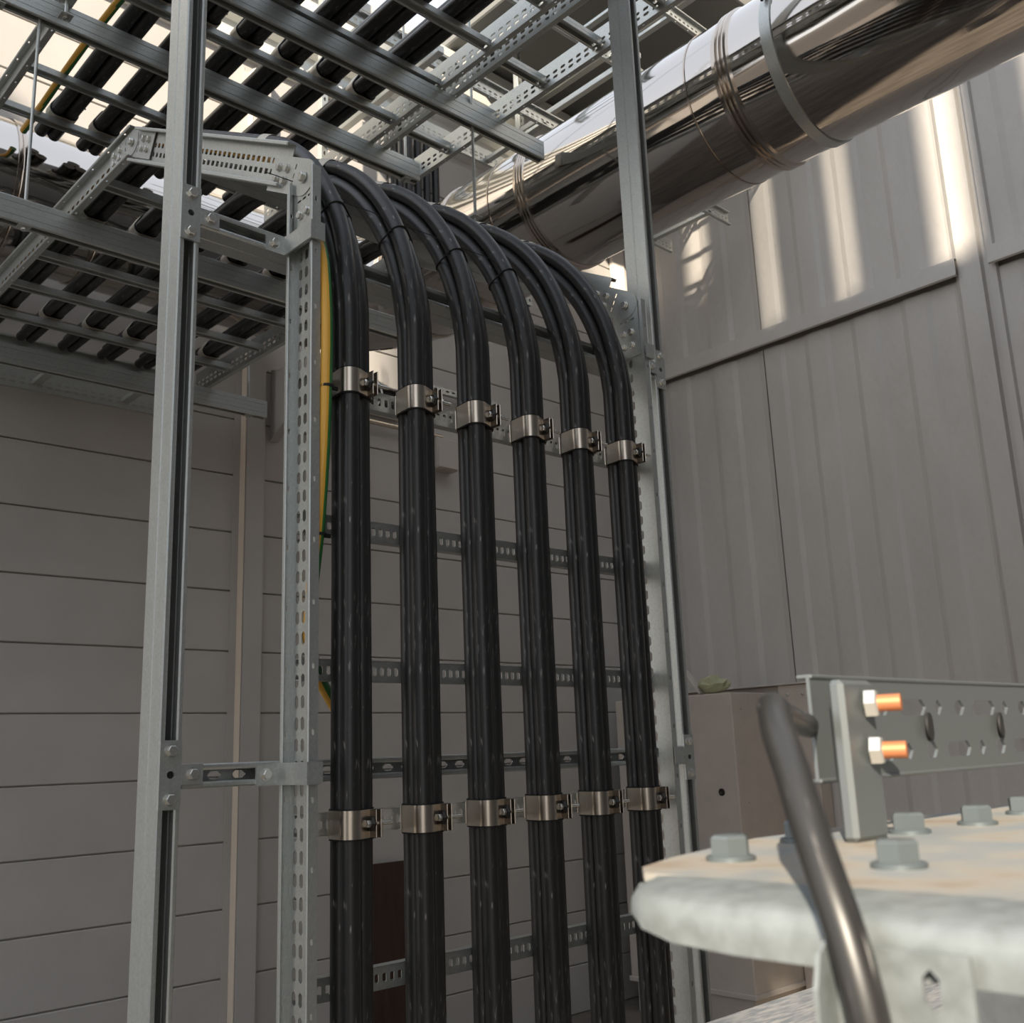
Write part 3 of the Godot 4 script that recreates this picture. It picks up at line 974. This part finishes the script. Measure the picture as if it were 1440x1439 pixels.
func cables() -> void:
	var ordn := ["first", "second", "third", "fourth", "fifth", "sixth"]
	var rng := RandomNumberGenerator.new()
	rng.seed = 21
	var bx := []
	for i in 6:
		bx.append(1.170 + i * 0.1735)
	for i in 6:
		var grp: String = "cables of the %s riser bundle" % ordn[i]
		for k in 3:
			var pts := PackedVector3Array()
			var wob := rng.randf() * 10.0
			for j in route.size():
				var l := lay(j, k)
				var w := sin(j * 1.3 + wob) * 0.0008
				pts.append(on_route(j, bx[i] + w, l.x, l.y))
			var mb := MB.new()
			mb.tube(smooth(pts, 2), CD / 2, 20)
			single("power_cable", ["foremost black cable of the %s riser bundle from the yellow-green cable", "rear black cable, against the rungs, in the %s riser bundle from the yellow-green cable", "black cable on the far-post side of the %s riser bundle from the yellow-green cable"][k] % ordn[i], "cable", mb, M.cable, grp)
	# cleats: two rows on the riser, one on the elbow, two on the overhead run
	var proto_v := cleat("stainless trefoil clamp, upper riser row, first bundle from the yellow-green cable", "cable clamps in the upper row of the riser", deg_to_rad(36), 0.052, M.stainless)
	var proto_h := cleat("stainless trefoil clamp on the elbow, first bundle from the yellow-green cable", "cable clamps on the elbow", 0.0, 0.045, M.strap)
	var lx := Basis(Vector3.RIGHT, -PI / 2)
	for i in 6:
		var tv := Transform3D(Basis(), Vector3(bx[i], 0.766, -1.716))
		if i == 0:
			proto_v.transform = tv.translated(EYE)
		else:
			copy(proto_v, tv, "stainless trefoil clamp, upper riser row, %s bundle from the yellow-green cable" % ordn[i])
		copy(proto_v, Transform3D(Basis(), Vector3(bx[i], -0.118, -1.716)), "stainless trefoil clamp, lower riser row, %s bundle from the perforated rail" % ordn[i], "cable clamps in the lower row of the riser")
		var dirv := Vector3(0, 0.4874, -0.8732)
		var nrm := Vector3(0, 0.8732, 0.4874)
		var pe := Vector3(bx[i], 1.29, -1.716) + dirv * 0.42
		var te := Transform3D(Basis(Vector3.RIGHT, dirv, nrm), pe)
		if i == 0:
			proto_h.transform = te.translated(EYE)
		else:
			copy(proto_h, te, "stainless trefoil clamp on the elbow, %s bundle from the yellow-green cable" % ordn[i])
		copy(proto_h, Transform3D(lx, Vector3(bx[i], 1.834, -3.235)), "trefoil clamp on the lower overhead ladder, over its hung strut, %s bundle" % ordn[i], "cable clamps over the hung strut")
		copy(proto_h, Transform3D(lx, Vector3(bx[i], 1.834, -4.115)), "trefoil clamp at the wall end of the lower overhead ladder, %s bundle" % ordn[i], "cable clamps at the wall end of the lower ladder")
	# ties round the first four bundles at the bend
	for i in 4:
		var j := 14
		var pts := PackedVector3Array()
		for h in hull(deg_to_rad(22), 0.0015, 6):
			pts.append(on_route(j, bx[i], h.x, h.y))
		var mb := MB.new()
		mb.tube(pts, 0.0022, 6, false, true)
		var s := on_route(j, bx[i], -0.03, 0.022)
		mb.box(s, Vector3(0.010, 0.010, 0.008), 0.002)
		mb.tube(smooth(PackedVector3Array([s, s + Vector3(-0.03, 0.025, 0.0), s + Vector3(-0.075, 0.06, -0.05), s + Vector3(-0.105, 0.085, -0.09)]), 3), 0.0012, 5)
		single("cable_tie", "thin black tie with a loose tail round the %s bundle at the bend" % ordn[i], "cable tie", mb, M.rubber, "cable ties at the bend")
	# yellow-green earth cable beside the rail
	var pts := PackedVector3Array()
	var ex := 1.098
	pts.append_array(PackedVector3Array([Vector3(1.275, -1.4, -1.88), Vector3(1.275, -0.5, -1.88), Vector3(1.275, -0.05, -1.878), Vector3(1.255, 0.07, -1.865), Vector3(1.17, 0.15, -1.815)]))
	for p in [[0.24, -1.758], [0.45, -1.724], [0.62, -1.706], [0.766, -1.698], [0.90, -1.697]]:
		pts.append(Vector3(ex + 0.001, p[0], p[1]))
	for j in range(11, route.size()):
		pts.append(on_route(j, ex + 0.004, 0.0, lerpf(0.014, -0.022, clampf((j - 11) / 8.0, 0, 1))))
	single("earth_cable", "yellow and green striped earth cable beside the perforated rail", "cable", earth_mb(smooth(pts, 2), 0.0125), M.earth)
	for y: float in [0.745, 0.44]:
		var tm := MB.new()
		var z: float = -1.699 if y > 0.6 else -1.725
		tm.lathe(Vector3(ex + 0.003, y - 0.003, z), Vector3.UP, [Vector2(0, 0.0128), Vector2(0, 0.0145), Vector2(0.006, 0.0145), Vector2(0.006, 0.0128)], 14)
		tm.box(Vector3(ex + 0.022, y, z), Vector3(0.014, 0.008, 0.006), 0.001)
		single("cable_tie", "small black tie on the yellow-green cable " + ("beside the upper clamp row" if y > 0.6 else "below the upper clamp row"), "cable tie", tm, M.rubber)
	# upper ladder cables
	var ux := [1.25, 1.42, 1.59, 1.76, 1.925, 2.09]
	for i in 6:
		for k in 3:
			var tw := k * TAU / 3
			var c := Vector2(-sin(tw), cos(tw)) * (0.0515 / sqrt(3.0) + 0.0006)
			var p2 := PackedVector3Array()
			for j in 9:
				p2.append(Vector3(ux[i] + c.x + sin(j * 1.7 + i + k) * 0.0015, 2.594 + c.y, -0.95 - j * 0.386))
			var mb := MB.new()
			mb.tube(p2, 0.0515 / 2, 18)
			single("power_cable", ["topmost black cable in the %s upper-ladder bundle from its yellow cable", "lower black cable, yellow-cable side, of the %s upper-ladder bundle", "lower black cable, duct side, of the %s upper-ladder bundle from the yellow cable"][k] % ordn[i], "cable", mb, M.cable, "cables of the %s upper bundle" % ordn[i])
		for z: float in [-2.99, -3.866, -2.114]:
			var where: String = {-2.99: "over the heavy double strut", -3.866: "at the wall end", -2.114: "at the open end"}[z]
			copy(proto_h, Transform3D(lx.scaled(Vector3(1.3, 1.3, 1.0)), Vector3(ux[i], 2.594, z)), "trefoil clamp on the upper ladder %s, %s bundle" % [where, ordn[i]], "cable clamps on the upper ladder " + where)
	var up := PackedVector3Array()
	for j in 14:
		up.append(Vector3(1.155 + sin(j * 1.1) * 0.006, 2.556, -0.95 - j * 0.238))
	single("earth_cable", "yellow and green earth cable on the upper ladder along its outer rail", "cable", earth_mb(up, 0.014), M.earth)


func earth_mb(pts: PackedVector3Array, r: float) -> MB:
	# half yellow, half green, as two half jackets of one tube
	var full := MB.new()
	full.tube(pts, r, 16)
	for i in range(0, full.v.size(), 3):
		var m := full.n[i] + full.n[i + 1] + full.n[i + 2]
		var yellow := m.x < -0.45
		var c := Color(0.70, 0.38, 0.05) if yellow else Color(0.03, 0.17, 0.045)
		for k in 3:
			full.col[i + k] = c
	return full


func smooth(pts: PackedVector3Array, per: int) -> PackedVector3Array:
	var out := PackedVector3Array()
	for i in pts.size() - 1:
		var a := pts[maxi(i - 1, 0)]
		var d := pts[mini(i + 2, pts.size() - 1)]
		for k in per:
			out.append(pts[i].cubic_interpolate(pts[i + 1], a, d, float(k) / per))
	out.append(pts[pts.size() - 1])
	return out


func right_trays() -> void:
	# narrow pale tray right of the upper ladder
	var b := Vector3(2.43, 2.5, -2.2)
	var o := thing("cable_tray", "narrow pale perforated tray beside the duct, end plate towards the wall", "cable tray", b)
	part("side_rail", rail_mb(Vector3(2.31, 2.60, -0.9), Vector3.FORWARD, Vector3.DOWN, Vector3.RIGHT, 2.35), M.galv, o, b)
	part("side_rail", rail_mb(Vector3(2.56, 2.60, -0.9), Vector3.FORWARD, Vector3.DOWN, Vector3.RIGHT, 2.35), M.galv, o, b)
	for i in 8:
		part("rung", strut_mb(Vector3(2.31, 2.525, -1.28 - i * 0.29), Vector3.BACK, Vector3.DOWN, Vector3(0.25, 0, 0), 0.03), M.galv_plain, o, b)
	var ep := MB.new()
	ep.box(Vector3(2.50, 2.545, -3.252), Vector3(0.13, 0.1, 0.004), 0.001)
	part("end_plate", ep, M.galv, o, b)
	# high trays above, in the sun
	for k in 2:
		var y: float = [3.55, 4.3][k]
		var z: float = [-3.7, -3.2][k]
		var hb := Vector3(4, y, z)
		var h := thing("cable_tray", ["sunlit perforated tray crossing high above the duct elbow", "topmost perforated tray crossing against the sky"][k], "cable tray", hb)
		part("side_rail", rail_mb(Vector3(2.4, y + 0.1, z), Vector3.RIGHT, Vector3.DOWN, Vector3.BACK, 3.3), M.galv, h, hb)
		part("side_rail", rail_mb(Vector3(2.4, y + 0.1, z - 0.5), Vector3.RIGHT, Vector3.DOWN, Vector3.FORWARD, 3.3), M.galv, h, hb)
		for i in 10:
			var mb := MB.new()
			mb.box(Vector3(2.6 + i * 0.32, y + 0.03, z - 0.25), Vector3(0.041, 0.022, 0.5), 0.002)
			part("rung", mb, M.galv_plain, h, hb)
	# frame of slotted channel that carries the high trays
	for k in 2:
		var x: float = [2.9, 4.5][k]
		var hb := Vector3(x, 3.4, -4.6)
		var h := thing("strut_post", ["slotted upright behind the duct elbow in front of the sunlit wall", "slotted upright near the wall corner above the duct"][k], "post", hb)
		part("channel", strut_mb(Vector3(x, 2.9, -4.55), Vector3.RIGHT, Vector3.FORWARD, Vector3(0, 2.4, 0), 0.041, true), M.galv_plain, h, hb)
		for q in 2:
			var mb := MB.new()
			mb.box(Vector3(x, 3.45 + q * 0.75, -4.0), Vector3(0.041, 0.041, 1.1), 0.003)
			part("arm", mb, M.galv_plain, h, hb)
	for i in 6:
		var mb := MB.new()
		mb.rod(Vector3(3.64 + i * 0.076, 2.85, -4.876), Vector3(3.64 + i * 0.076, 4.05, -4.876), 0.024, 14)
		single("riser_pipe", "dark upright cable rising behind the duct elbow by the sunlit wall", "cable", mb, M.cable_upper, "upright cables behind the elbow")
	# roof slab over the wall corner
	var rb := Vector3(5.0, 4.9, -4.0)
	var ro := thing("canopy_roof", "grey underside of a canopy over the wall corner", "canopy", rb)
	var rm := MB.new()
	rm.box(Vector3(5.1, 5.0, -4.1), Vector3(1.9, 0.14, 1.7), 0.01)
	part("deck", rm, M.canopy, ro, rb)
	for i in 3:
		var mb := MB.new()
		mb.box(Vector3(4.3 + i * 0.7, 4.87, -4.1), Vector3(0.06, 0.12, 1.7), 0.005)
		part("joist", mb, M.galv_plain, ro, rb)


func wall_details() -> void:
	# brown board leaning on the back wall
	var pb := MB.new()
	var lean := Basis(Vector3.RIGHT, deg_to_rad(-6))
	pb.box(Vector3(3.53, -1.07, -4.80), Vector3(0.30, 1.04, 0.022), 0.002, lean)
	single("plywood_board", "dark brown board leaning against the back wall", "board", pb, M.ply)
	# conduit and slotted rail on the wall between the bundles
	var c := Vector3(3.7, 1.95, -4.85)
	var co := thing("conduit", "shiny steel conduit on the back wall below the duct elbow", "pipe", c)
	var cm := MB.new()
	cm.rod(Vector3(3.0, 1.975, -4.85), Vector3(4.0, 1.975, -4.85), 0.016, 14)
	part("pipe", cm, M.stainless, co, c)
	for x: float in [3.2, 3.75]:
		var k := MB.new()
		k.box(Vector3(x, 1.975, -4.875), Vector3(0.03, 0.05, 0.05), 0.003)
		part("saddle", k, M.galv_plain, co, c)
	var s := Vector3(4.1, 2.25, -4.85)
	var so := thing("slotted_rail", "short slotted rail on the back wall beside the cable entry", "rail", s)
	part("rail", strut_mb(Vector3(3.85, 2.28, -4.855), Vector3.UP, Vector3.FORWARD, Vector3(0.6, 0, 0), 0.03, true), M.galv_plain, so, s)
	# framed cable entry; a flat black sheet stands in for its dark opening
	var e := Vector3(3.45, 2.0, -4.9)
	var eo := thing("cable_entry", "cable entry, its dark opening drawn as a black sheet, in a pale frame below the duct elbow", "cable entry", e)
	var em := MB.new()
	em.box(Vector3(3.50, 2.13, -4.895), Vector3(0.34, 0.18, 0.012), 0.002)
	part("dark_opening_sheet", em, M.rubber, eo, e, "black sheet standing in for the dark opening")
	for q in [[3.50, 2.225, 0.38, 0.012], [3.50, 2.035, 0.38, 0.012], [3.325, 2.13, 0.012, 0.2], [3.675, 2.13, 0.012, 0.2]]:
		var f := MB.new()
		f.box(Vector3(q[0], q[1], -4.885), Vector3(q[2], q[3], 0.03), 0.002)
		part("frame", f, M.flashing, eo, e)
	var wi := MB.new()
	wi.tube(smooth(PackedVector3Array([Vector3(3.44, 2.04, -4.86), Vector3(3.49, 2.08, -4.84), Vector3(3.53, 2.15, -4.84), Vector3(3.54, 2.22, -4.87)]), 4), 0.006, 8)
	single("wire", "thin pale wire bent across the dark cable entry opening", "wire", wi, M.cap_profile)
	# small junction box
	var jb := Vector3(4.02, 1.75, -4.85)
	var jo := thing("junction_box", "small pale junction box with a screwed lid on the back wall", "box", jb)
	var jm := MB.new()
	jm.box(Vector3(4.02, 1.86, -4.86), Vector3(0.17, 0.20, 0.08), 0.004)
	part("body", jm, M.flashing, jo, jb)
	var jl := MB.new()
	jl.box(Vector3(4.02, 1.86, -4.815), Vector3(0.16, 0.19, 0.012), 0.003)
	part("lid", jl, M.flashing, jo, jb)
	# hood left of the riser, near the joint cover
	var hb := Vector3(3.0, 1.75, -4.85)
	var ho := thing("wall_hood", "sheet metal hood on the back wall beside the joint cover", "hood", hb)
	var hm := MB.new()
	hm.extrude(PackedVector2Array([Vector2(-4.89, 1.74), Vector2(-4.74, 1.82), Vector2(-4.74, 2.12), Vector2(-4.89, 2.16)]), Vector3(2.80, 0, 0), Vector3.BACK, Vector3.UP, Vector3(0.05, 0, 0))
	hm.extrude(PackedVector2Array([Vector2(-4.89, 1.74), Vector2(-4.74, 1.82), Vector2(-4.74, 2.12), Vector2(-4.89, 2.16)]), Vector3(3.18, 0, 0), Vector3.BACK, Vector3.UP, Vector3(0.05, 0, 0))
	hm.box(Vector3(3.015, 2.13, -4.815), Vector3(0.43, 0.02, 0.15), 0.002)
	part("hood", hm, M.wall, ho, hb)


func cabinet() -> void:
	var b := Vector3(5.6, -1.6, -4.2)
	var o := thing("electrical_cabinet", "tall beige sheet metal cabinet in the wall corner", "cabinet", b)
	var m := MB.new()
	m.box(Vector3(5.59, -0.54, -4.205), Vector3(0.58, 1.714, 0.93), 0.006)
	part("body", m, M.cabinet, o, b)
	var pl := MB.new()
	pl.box(Vector3(5.60, -1.5, -4.205), Vector3(0.54, 0.2, 0.88), 0.004)
	part("plinth", pl, M.cabinet, o, b)
	var sk := MB.new()
	sk.box(Vector3(5.59, -1.405, -4.205), Vector3(0.60, 0.03, 0.95), 0.004)
	part("base_trim", sk, M.flashing, o, b)
	var lk := MB.new()
	lk.lathe(Vector3(5.302, -0.27, -3.86), Vector3.LEFT, [Vector2(0, 0.022), Vector2(0.006, 0.022), Vector2(0.006, 0.012), Vector2(0.002, 0.0001)], 16)
	part("lock", lk, M.black_bolt, o, b, "black round lock")
	for y: float in [0.22, -0.33]:
		var s := MB.new()
		s.hex(Vector3(5.40, y, -3.739), Vector3.BACK, 0.016, 0.005)
		part("screw", s, M.flashing, o, b)
	# boxed riser on the wall beside it
	var k := Vector3(5.85, -1.6, -3.7)
	var q := thing("wall_casing", "grey boxed casing with screws on the side wall behind the cabinet", "casing", k)
	var km := MB.new()
	km.box(Vector3(5.86, -0.62, -3.61), Vector3(0.12, 1.96, 0.24), 0.004)
	km.box(Vector3(5.88, 0.342, -4.2), Vector3(0.08, 0.036, 0.94), 0.002)
	part("casing", km, M.cabinet, q, k)
	var cap := MB.new()
	cap.box(Vector3(5.855, 0.368, -4.07), Vector3(0.14, 0.012, 1.17), 0.003)
	part("cap", cap, M.flashing, q, k)
	for z: float in [-3.66, -3.55]:
		var s := MB.new()
		s.hex(Vector3(5.80, 0.30, z), Vector3.LEFT, 0.02, 0.008)
		part("screw", s, M.zinc_bolt, q, k)
	# leaning offcut and crumpled rag on top
	var lm := MB.new()
	lm.box(Vector3(5.34, 0.40, -4.04), Vector3(0.06, 0.20, 0.012), 0.002, Basis(Vector3.BACK, deg_to_rad(0)) * Basis(Vector3.RIGHT, deg_to_rad(-38)))
	single("metal_offcut", "angled pale sheet metal offcut standing on the cabinet", "offcut", lm, M.flashing)
	var rng := RandomNumberGenerator.new()
	rng.seed = 4
	var rm := MB.new()
	var P := []
	for i in 9:
		var row := []
		for j in 14:
			var th := PI * i / 8.0
			var ph := TAU * j / 14.0
			var rr := 0.75 + 0.5 * rng.randf()
			row.append(Vector3(5.36 + sin(th) * cos(ph) * 0.05 * rr, 0.318 + maxf(0.0, (0.5 - 0.5 * cos(PI - th)) * 0.10 * rr), -3.90 + sin(th) * sin(ph) * 0.11 * rr))
		P.append(row)
	for i in 8:
		for j in 14:
			rm.quad(P[i][j], P[i][(j + 1) % 14], P[i + 1][(j + 1) % 14], P[i + 1][j])
	single("crumpled_rag", "crumpled grey-green rag lying on the cabinet", "rag", rm, M.cloth)


func fg_bolt(x: float, z: float, label: String, s := 1.0) -> void:
	var y := -0.062
	var b := Vector3(x, y, z)
	var o := thing("flange_bolt", label, "bolt", b, "hexagon bolts on the steel table")
	var w := MB.new()
	w.lathe(b, Vector3.UP, [Vector2(0, 0.0001), Vector2(0, 0.0138 * s), Vector2(0.0022, 0.0138 * s), Vector2(0.003, 0.012 * s), Vector2(0.003, 0.0001)], 24)
	part("washer", w, M.painted_bolt, o, b)
	var h := MB.new()
	h.hex(b + Vector3(0, 0.003, 0), Vector3.UP, 0.0195 * s, 0.0105)
	part("head", h, M.painted_bolt, o, b)


func foreground() -> void:
	# galvanized steel table edge: top sheet with a folded front, rounded at its end
	var b := Vector3(0.7, -0.09, -0.15)
	var o := thing("steel_beam", "galvanized flanged steel beam end with dusty top in the foreground", "beam", b)
	# plan of the top sheet
	var tp := MB.new()
	var tpoly := PackedVector2Array([Vector2(0.430, -0.55), Vector2(1.15, -0.55), Vector2(1.15, 0.402), Vector2(0.62, 0.428), Vector2(0.50, 0.402), Vector2(0.45, 0.384), Vector2(0.430, 0.366)])
	tp.extrude(tpoly, Vector3(0, -0.066, 0), Vector3.RIGHT, Vector3.FORWARD, Vector3(0, 0.004, 0))
	part("top_sheet", tp, M.dusty_steel, o, b, "dusty top sheet")
	# rolled shoulder between top and front, drawn in towards the rounded end
	var sh := MB.new()
	var zs := [0.55, 0.3, 0.1, -0.1, -0.2, -0.28, -0.315, -0.335, -0.347, -0.356, -0.362]
	var inn := [0.0, 0.0, 0.0, 0.0, 0.0, 0.0, 0.002, 0.006, 0.013, 0.024, 0.038]
	var sec := [Vector2(0.432, -0.062), Vector2(0.418, -0.0622), Vector2(0.404, -0.0632), Vector2(0.394, -0.0648), Vector2(0.388, -0.0668), Vector2(0.385, -0.0695), Vector2(0.3835, -0.074), Vector2(0.3835, -0.080), Vector2(0.3835, -0.0865)]
	var low := [0.0, 0.0, 0.0, 0.0, 0.0, 0.0005, 0.002, 0.0055, 0.0105, 0.0155, 0.0205]
	var grid := []
	for i in zs.size():
		var row := []
		for k in sec.size():
			var p: Vector2 = sec[k]
			row.append(Vector3(minf(p.x + inn[i], 0.434), maxf(p.y, -0.0865 + low[i]), zs[i]))
		grid.append(row)
	for i in zs.size() - 1:
		for k in sec.size() - 1:
			var nn := []
			for c in [[i, k], [i, k + 1], [i + 1, k + 1], [i + 1, k]]:
				var du: Vector3 = grid[mini(c[0] + 1, zs.size() - 1)][c[1]] - grid[maxi(c[0] - 1, 0)][c[1]]
				var dv: Vector3 = grid[c[0]][mini(c[1] + 1, sec.size() - 1)] - grid[c[0]][maxi(c[1] - 1, 0)]
				var w := dv.cross(du)
				nn.append(w.normalized() if w.length() > 1e-9 else Vector3(-0.7, 0.7, 0))
			var A: Vector3 = grid[i][k]; var B: Vector3 = grid[i][k + 1]; var C: Vector3 = grid[i + 1][k + 1]; var D: Vector3 = grid[i + 1][k]
			sh.tris(A, B, C, nn[0], nn[1], nn[2], Vector2.ZERO, Vector2.ZERO, Vector2.ZERO)
			sh.tris(A, C, D, nn[0], nn[2], nn[3], Vector2.ZERO, Vector2.ZERO, Vector2.ZERO)
	part("folded_edge", sh, M.steel_face, o, b, "smooth rolled edge and front face")
	var inner := MB.new()
	inner.box(Vector3(0.3895, -0.0785, 0.12), Vector3(0.004, 0.0155, 0.86), 0.001)
	part("edge_back", inner, M.steel_face, o, b)
	var leg := MB.new()
	leg.box(Vector3(0.80, -0.83, 0.2), Vector3(0.12, 1.54, 0.12), 0.005)
	part("leg", leg, M.galv_plain, o, b)
	var web := MB.new()
	web.box(Vector3(0.64, -0.42, 0.12), Vector3(0.02, 0.70, 0.86), 0.002)  # added plate; hides sunlit ground so the space under the beam stays dark
	part("web", web, M.galv_plain, o, b, "upright plate added under the top sheet to hide the sunlit ground")
	for z: float in [-0.30, -0.27]:
		var st := MB.new()
		st.rod(Vector3(0.47, -0.10, z), Vector3(0.47, -0.066, z), 0.006, 12)
		part("stud_end", st, M.painted_bolt, o, b)
	fg_bolt(0.499, -0.361, "hexagon bolt by the rounded end of the steel beam")
	fg_bolt(0.507, -0.266, "hexagon bolt beside the bent black hose, on the beam edge")
	fg_bolt(0.691, -0.352, "hexagon bolt just past the upright flat bar")
	fg_bolt(0.772, -0.341, "hexagon bolt further along the beam, behind the copper studs")
	fg_bolt(0.884, -0.352, "hexagon bolt at the far edge of the beam")
	fg_bolt(0.610, -0.385, "hexagon bolt partly hidden behind the upright flat bar")
	# slotted rail carried by an upright flat bar
	var rb := Vector3(0.8, -0.06, -0.36)
	var ro := thing("slotted_bracket_rail", "small slotted rail on an upright flat bar with copper-coloured studs", "rail", rb)
	var rm := MB.new()
	rm.plate(Vector3(0.614, 0.009, -0.370), Vector3.RIGHT, Vector3.UP, 0.56, 0.033, 0.0025, fg_slots(0.006), [[0.008, 0.0195]], 0.45)
	rm.plate(Vector3(0.614, -0.024, -0.370), Vector3.RIGHT, Vector3.UP, 0.56, 0.033, 0.0025, fg_slots(-0.049), [[0.0095, 0.021]], 0.45)
	rm.box(Vector3(0.894, 0.0425, -0.3745), Vector3(0.56, 0.003, 0.012), 0.001)
	rm.box(Vector3(0.894, -0.0245, -0.3745), Vector3(0.56, 0.003, 0.012), 0.001)
	part("rail", rm, M.shaded_bar_zinc, ro, rb)
	for x2: float in [0.775, 0.905, 1.035]:
		var s := MB.new()
		s.lathe(Vector3(x2, 0.0085, -0.3695), Vector3(0.25, 0, 1), [Vector2(0, 0.0001), Vector2(0, 0.0105), Vector2(0.0018, 0.0105), Vector2(0.0018, 0.0001)], 16)
		part("plug", s, M.rubber, ro, rb, "black oval plug")
	var fb := MB.new()
	fb.box(Vector3(0.6335, -0.0115, -0.352), Vector3(0.042, 0.101, 0.011), 0.003)
	var fo := part("flat_bar", fb, M.shaded_bar_zinc, ro, rb, "upright flat bar")
	for y: float in [0.0235, -0.0065]:
		var n := MB.new()
		n.hex(Vector3(0.641, y, -0.3462), Vector3(0.35, 0, 1), 0.0165, 0.008)
		part("nut", n, M.zinc_bolt, fo, rb)
		var c := MB.new()
		c.rod(Vector3(0.641, y, -0.3462) + Vector3(0.35, 0, 1).normalized() * 0.004, Vector3(0.641, y, -0.3462) + Vector3(0.35, 0, 1).normalized() * 0.022, 0.0055, 12)
		part("stud", c, M.copper, fo, rb, "copper-coloured threaded stud")
	# bent black hose
	var hm := MB.new()
	hm.tube(smooth(PackedVector3Array([Vector3(0.78, 0.006, -0.42), Vector3(0.66, 0.010, -0.394), Vector3(0.56, 0.013, -0.35), Vector3(0.485, 0.018, -0.315), Vector3(0.442, 0.016, -0.287), Vector3(0.418, 0.004, -0.270), Vector3(0.402, -0.012, -0.255), Vector3(0.388, -0.032, -0.241), Vector3(0.377, -0.053, -0.228), Vector3(0.371, -0.075, -0.218), Vector3(0.368, -0.105, -0.211), Vector3(0.368, -0.15, -0.21), Vector3(0.37, -0.3, -0.21)]), 5), 0.0078, 20)
	single("black_hose", "thick black cable bent over the beam edge in the foreground", "cable", hm, M.cable)
	# pale slotted bracket on the front face
	var kb := Vector3(0.376, -0.13, -0.2)
	var ko := thing("slotted_bracket", "pale sunlit bracket with one long slot below the beam edge", "bracket", kb)
	var km := MB.new()
	km.plate(Vector3(0.3795, -0.075, -0.2290), Vector3.BACK, Vector3.DOWN, 0.053, 0.06, 0.002, [[0.0345, 0.0410]], [[0.0055, 0.0205]], 0.5)
	part("plate", km, M.steel_face, ko, kb)
	var kf := MB.new()
	kf.extrude(PackedVector2Array([Vector2(0.381, -0.135), Vector2(0.381, -0.0735), Vector2(0.375, -0.0735), Vector2(0.368, -0.078), Vector2(0.364, -0.09), Vector2(0.363, -0.135)]), Vector3(0, 0, -0.2310), Vector3.RIGHT, Vector3.UP, Vector3(0, 0, 0.002))
	part("wing", kf, M.steel_face, ko, kb)
	# lower sheet metal cover
	var sb := Vector3(1.6, -0.45, -0.7)
	var so := thing("metal_cover", "streaky galvanized cover sheet lying low beyond the beam", "metal sheet", sb)
	var sm := MB.new()
	sm.box(Vector3(1.60, -0.41, -0.925), Vector3(0.60, 0.02, 0.23), 0.003)
	part("sheet", sm, M.sheet, so, sb)
	for p: Vector2 in [Vector2(1.35, -0.99), Vector2(1.85, -0.99), Vector2(1.35, -0.86), Vector2(1.85, -0.86)]:
		var l := MB.new()
		l.box(Vector3(p.x, -1.01, p.y), Vector3(0.04, 1.18, 0.04), 0.003)
		part("leg", l, M.galv_plain, so, sb)


func fg_slots(shift: float) -> Array:
	var out := []
	for i in 5:
		var x := 0.045 + shift + i * 0.125
		for q in [[0.0, 0.012], [0.034, 0.052], [0.068, 0.110]]:
			if x + q[0] > 0.01 and x + q[1] < 0.55:
				out.append([x + q[0], x + q[1]])
	return out
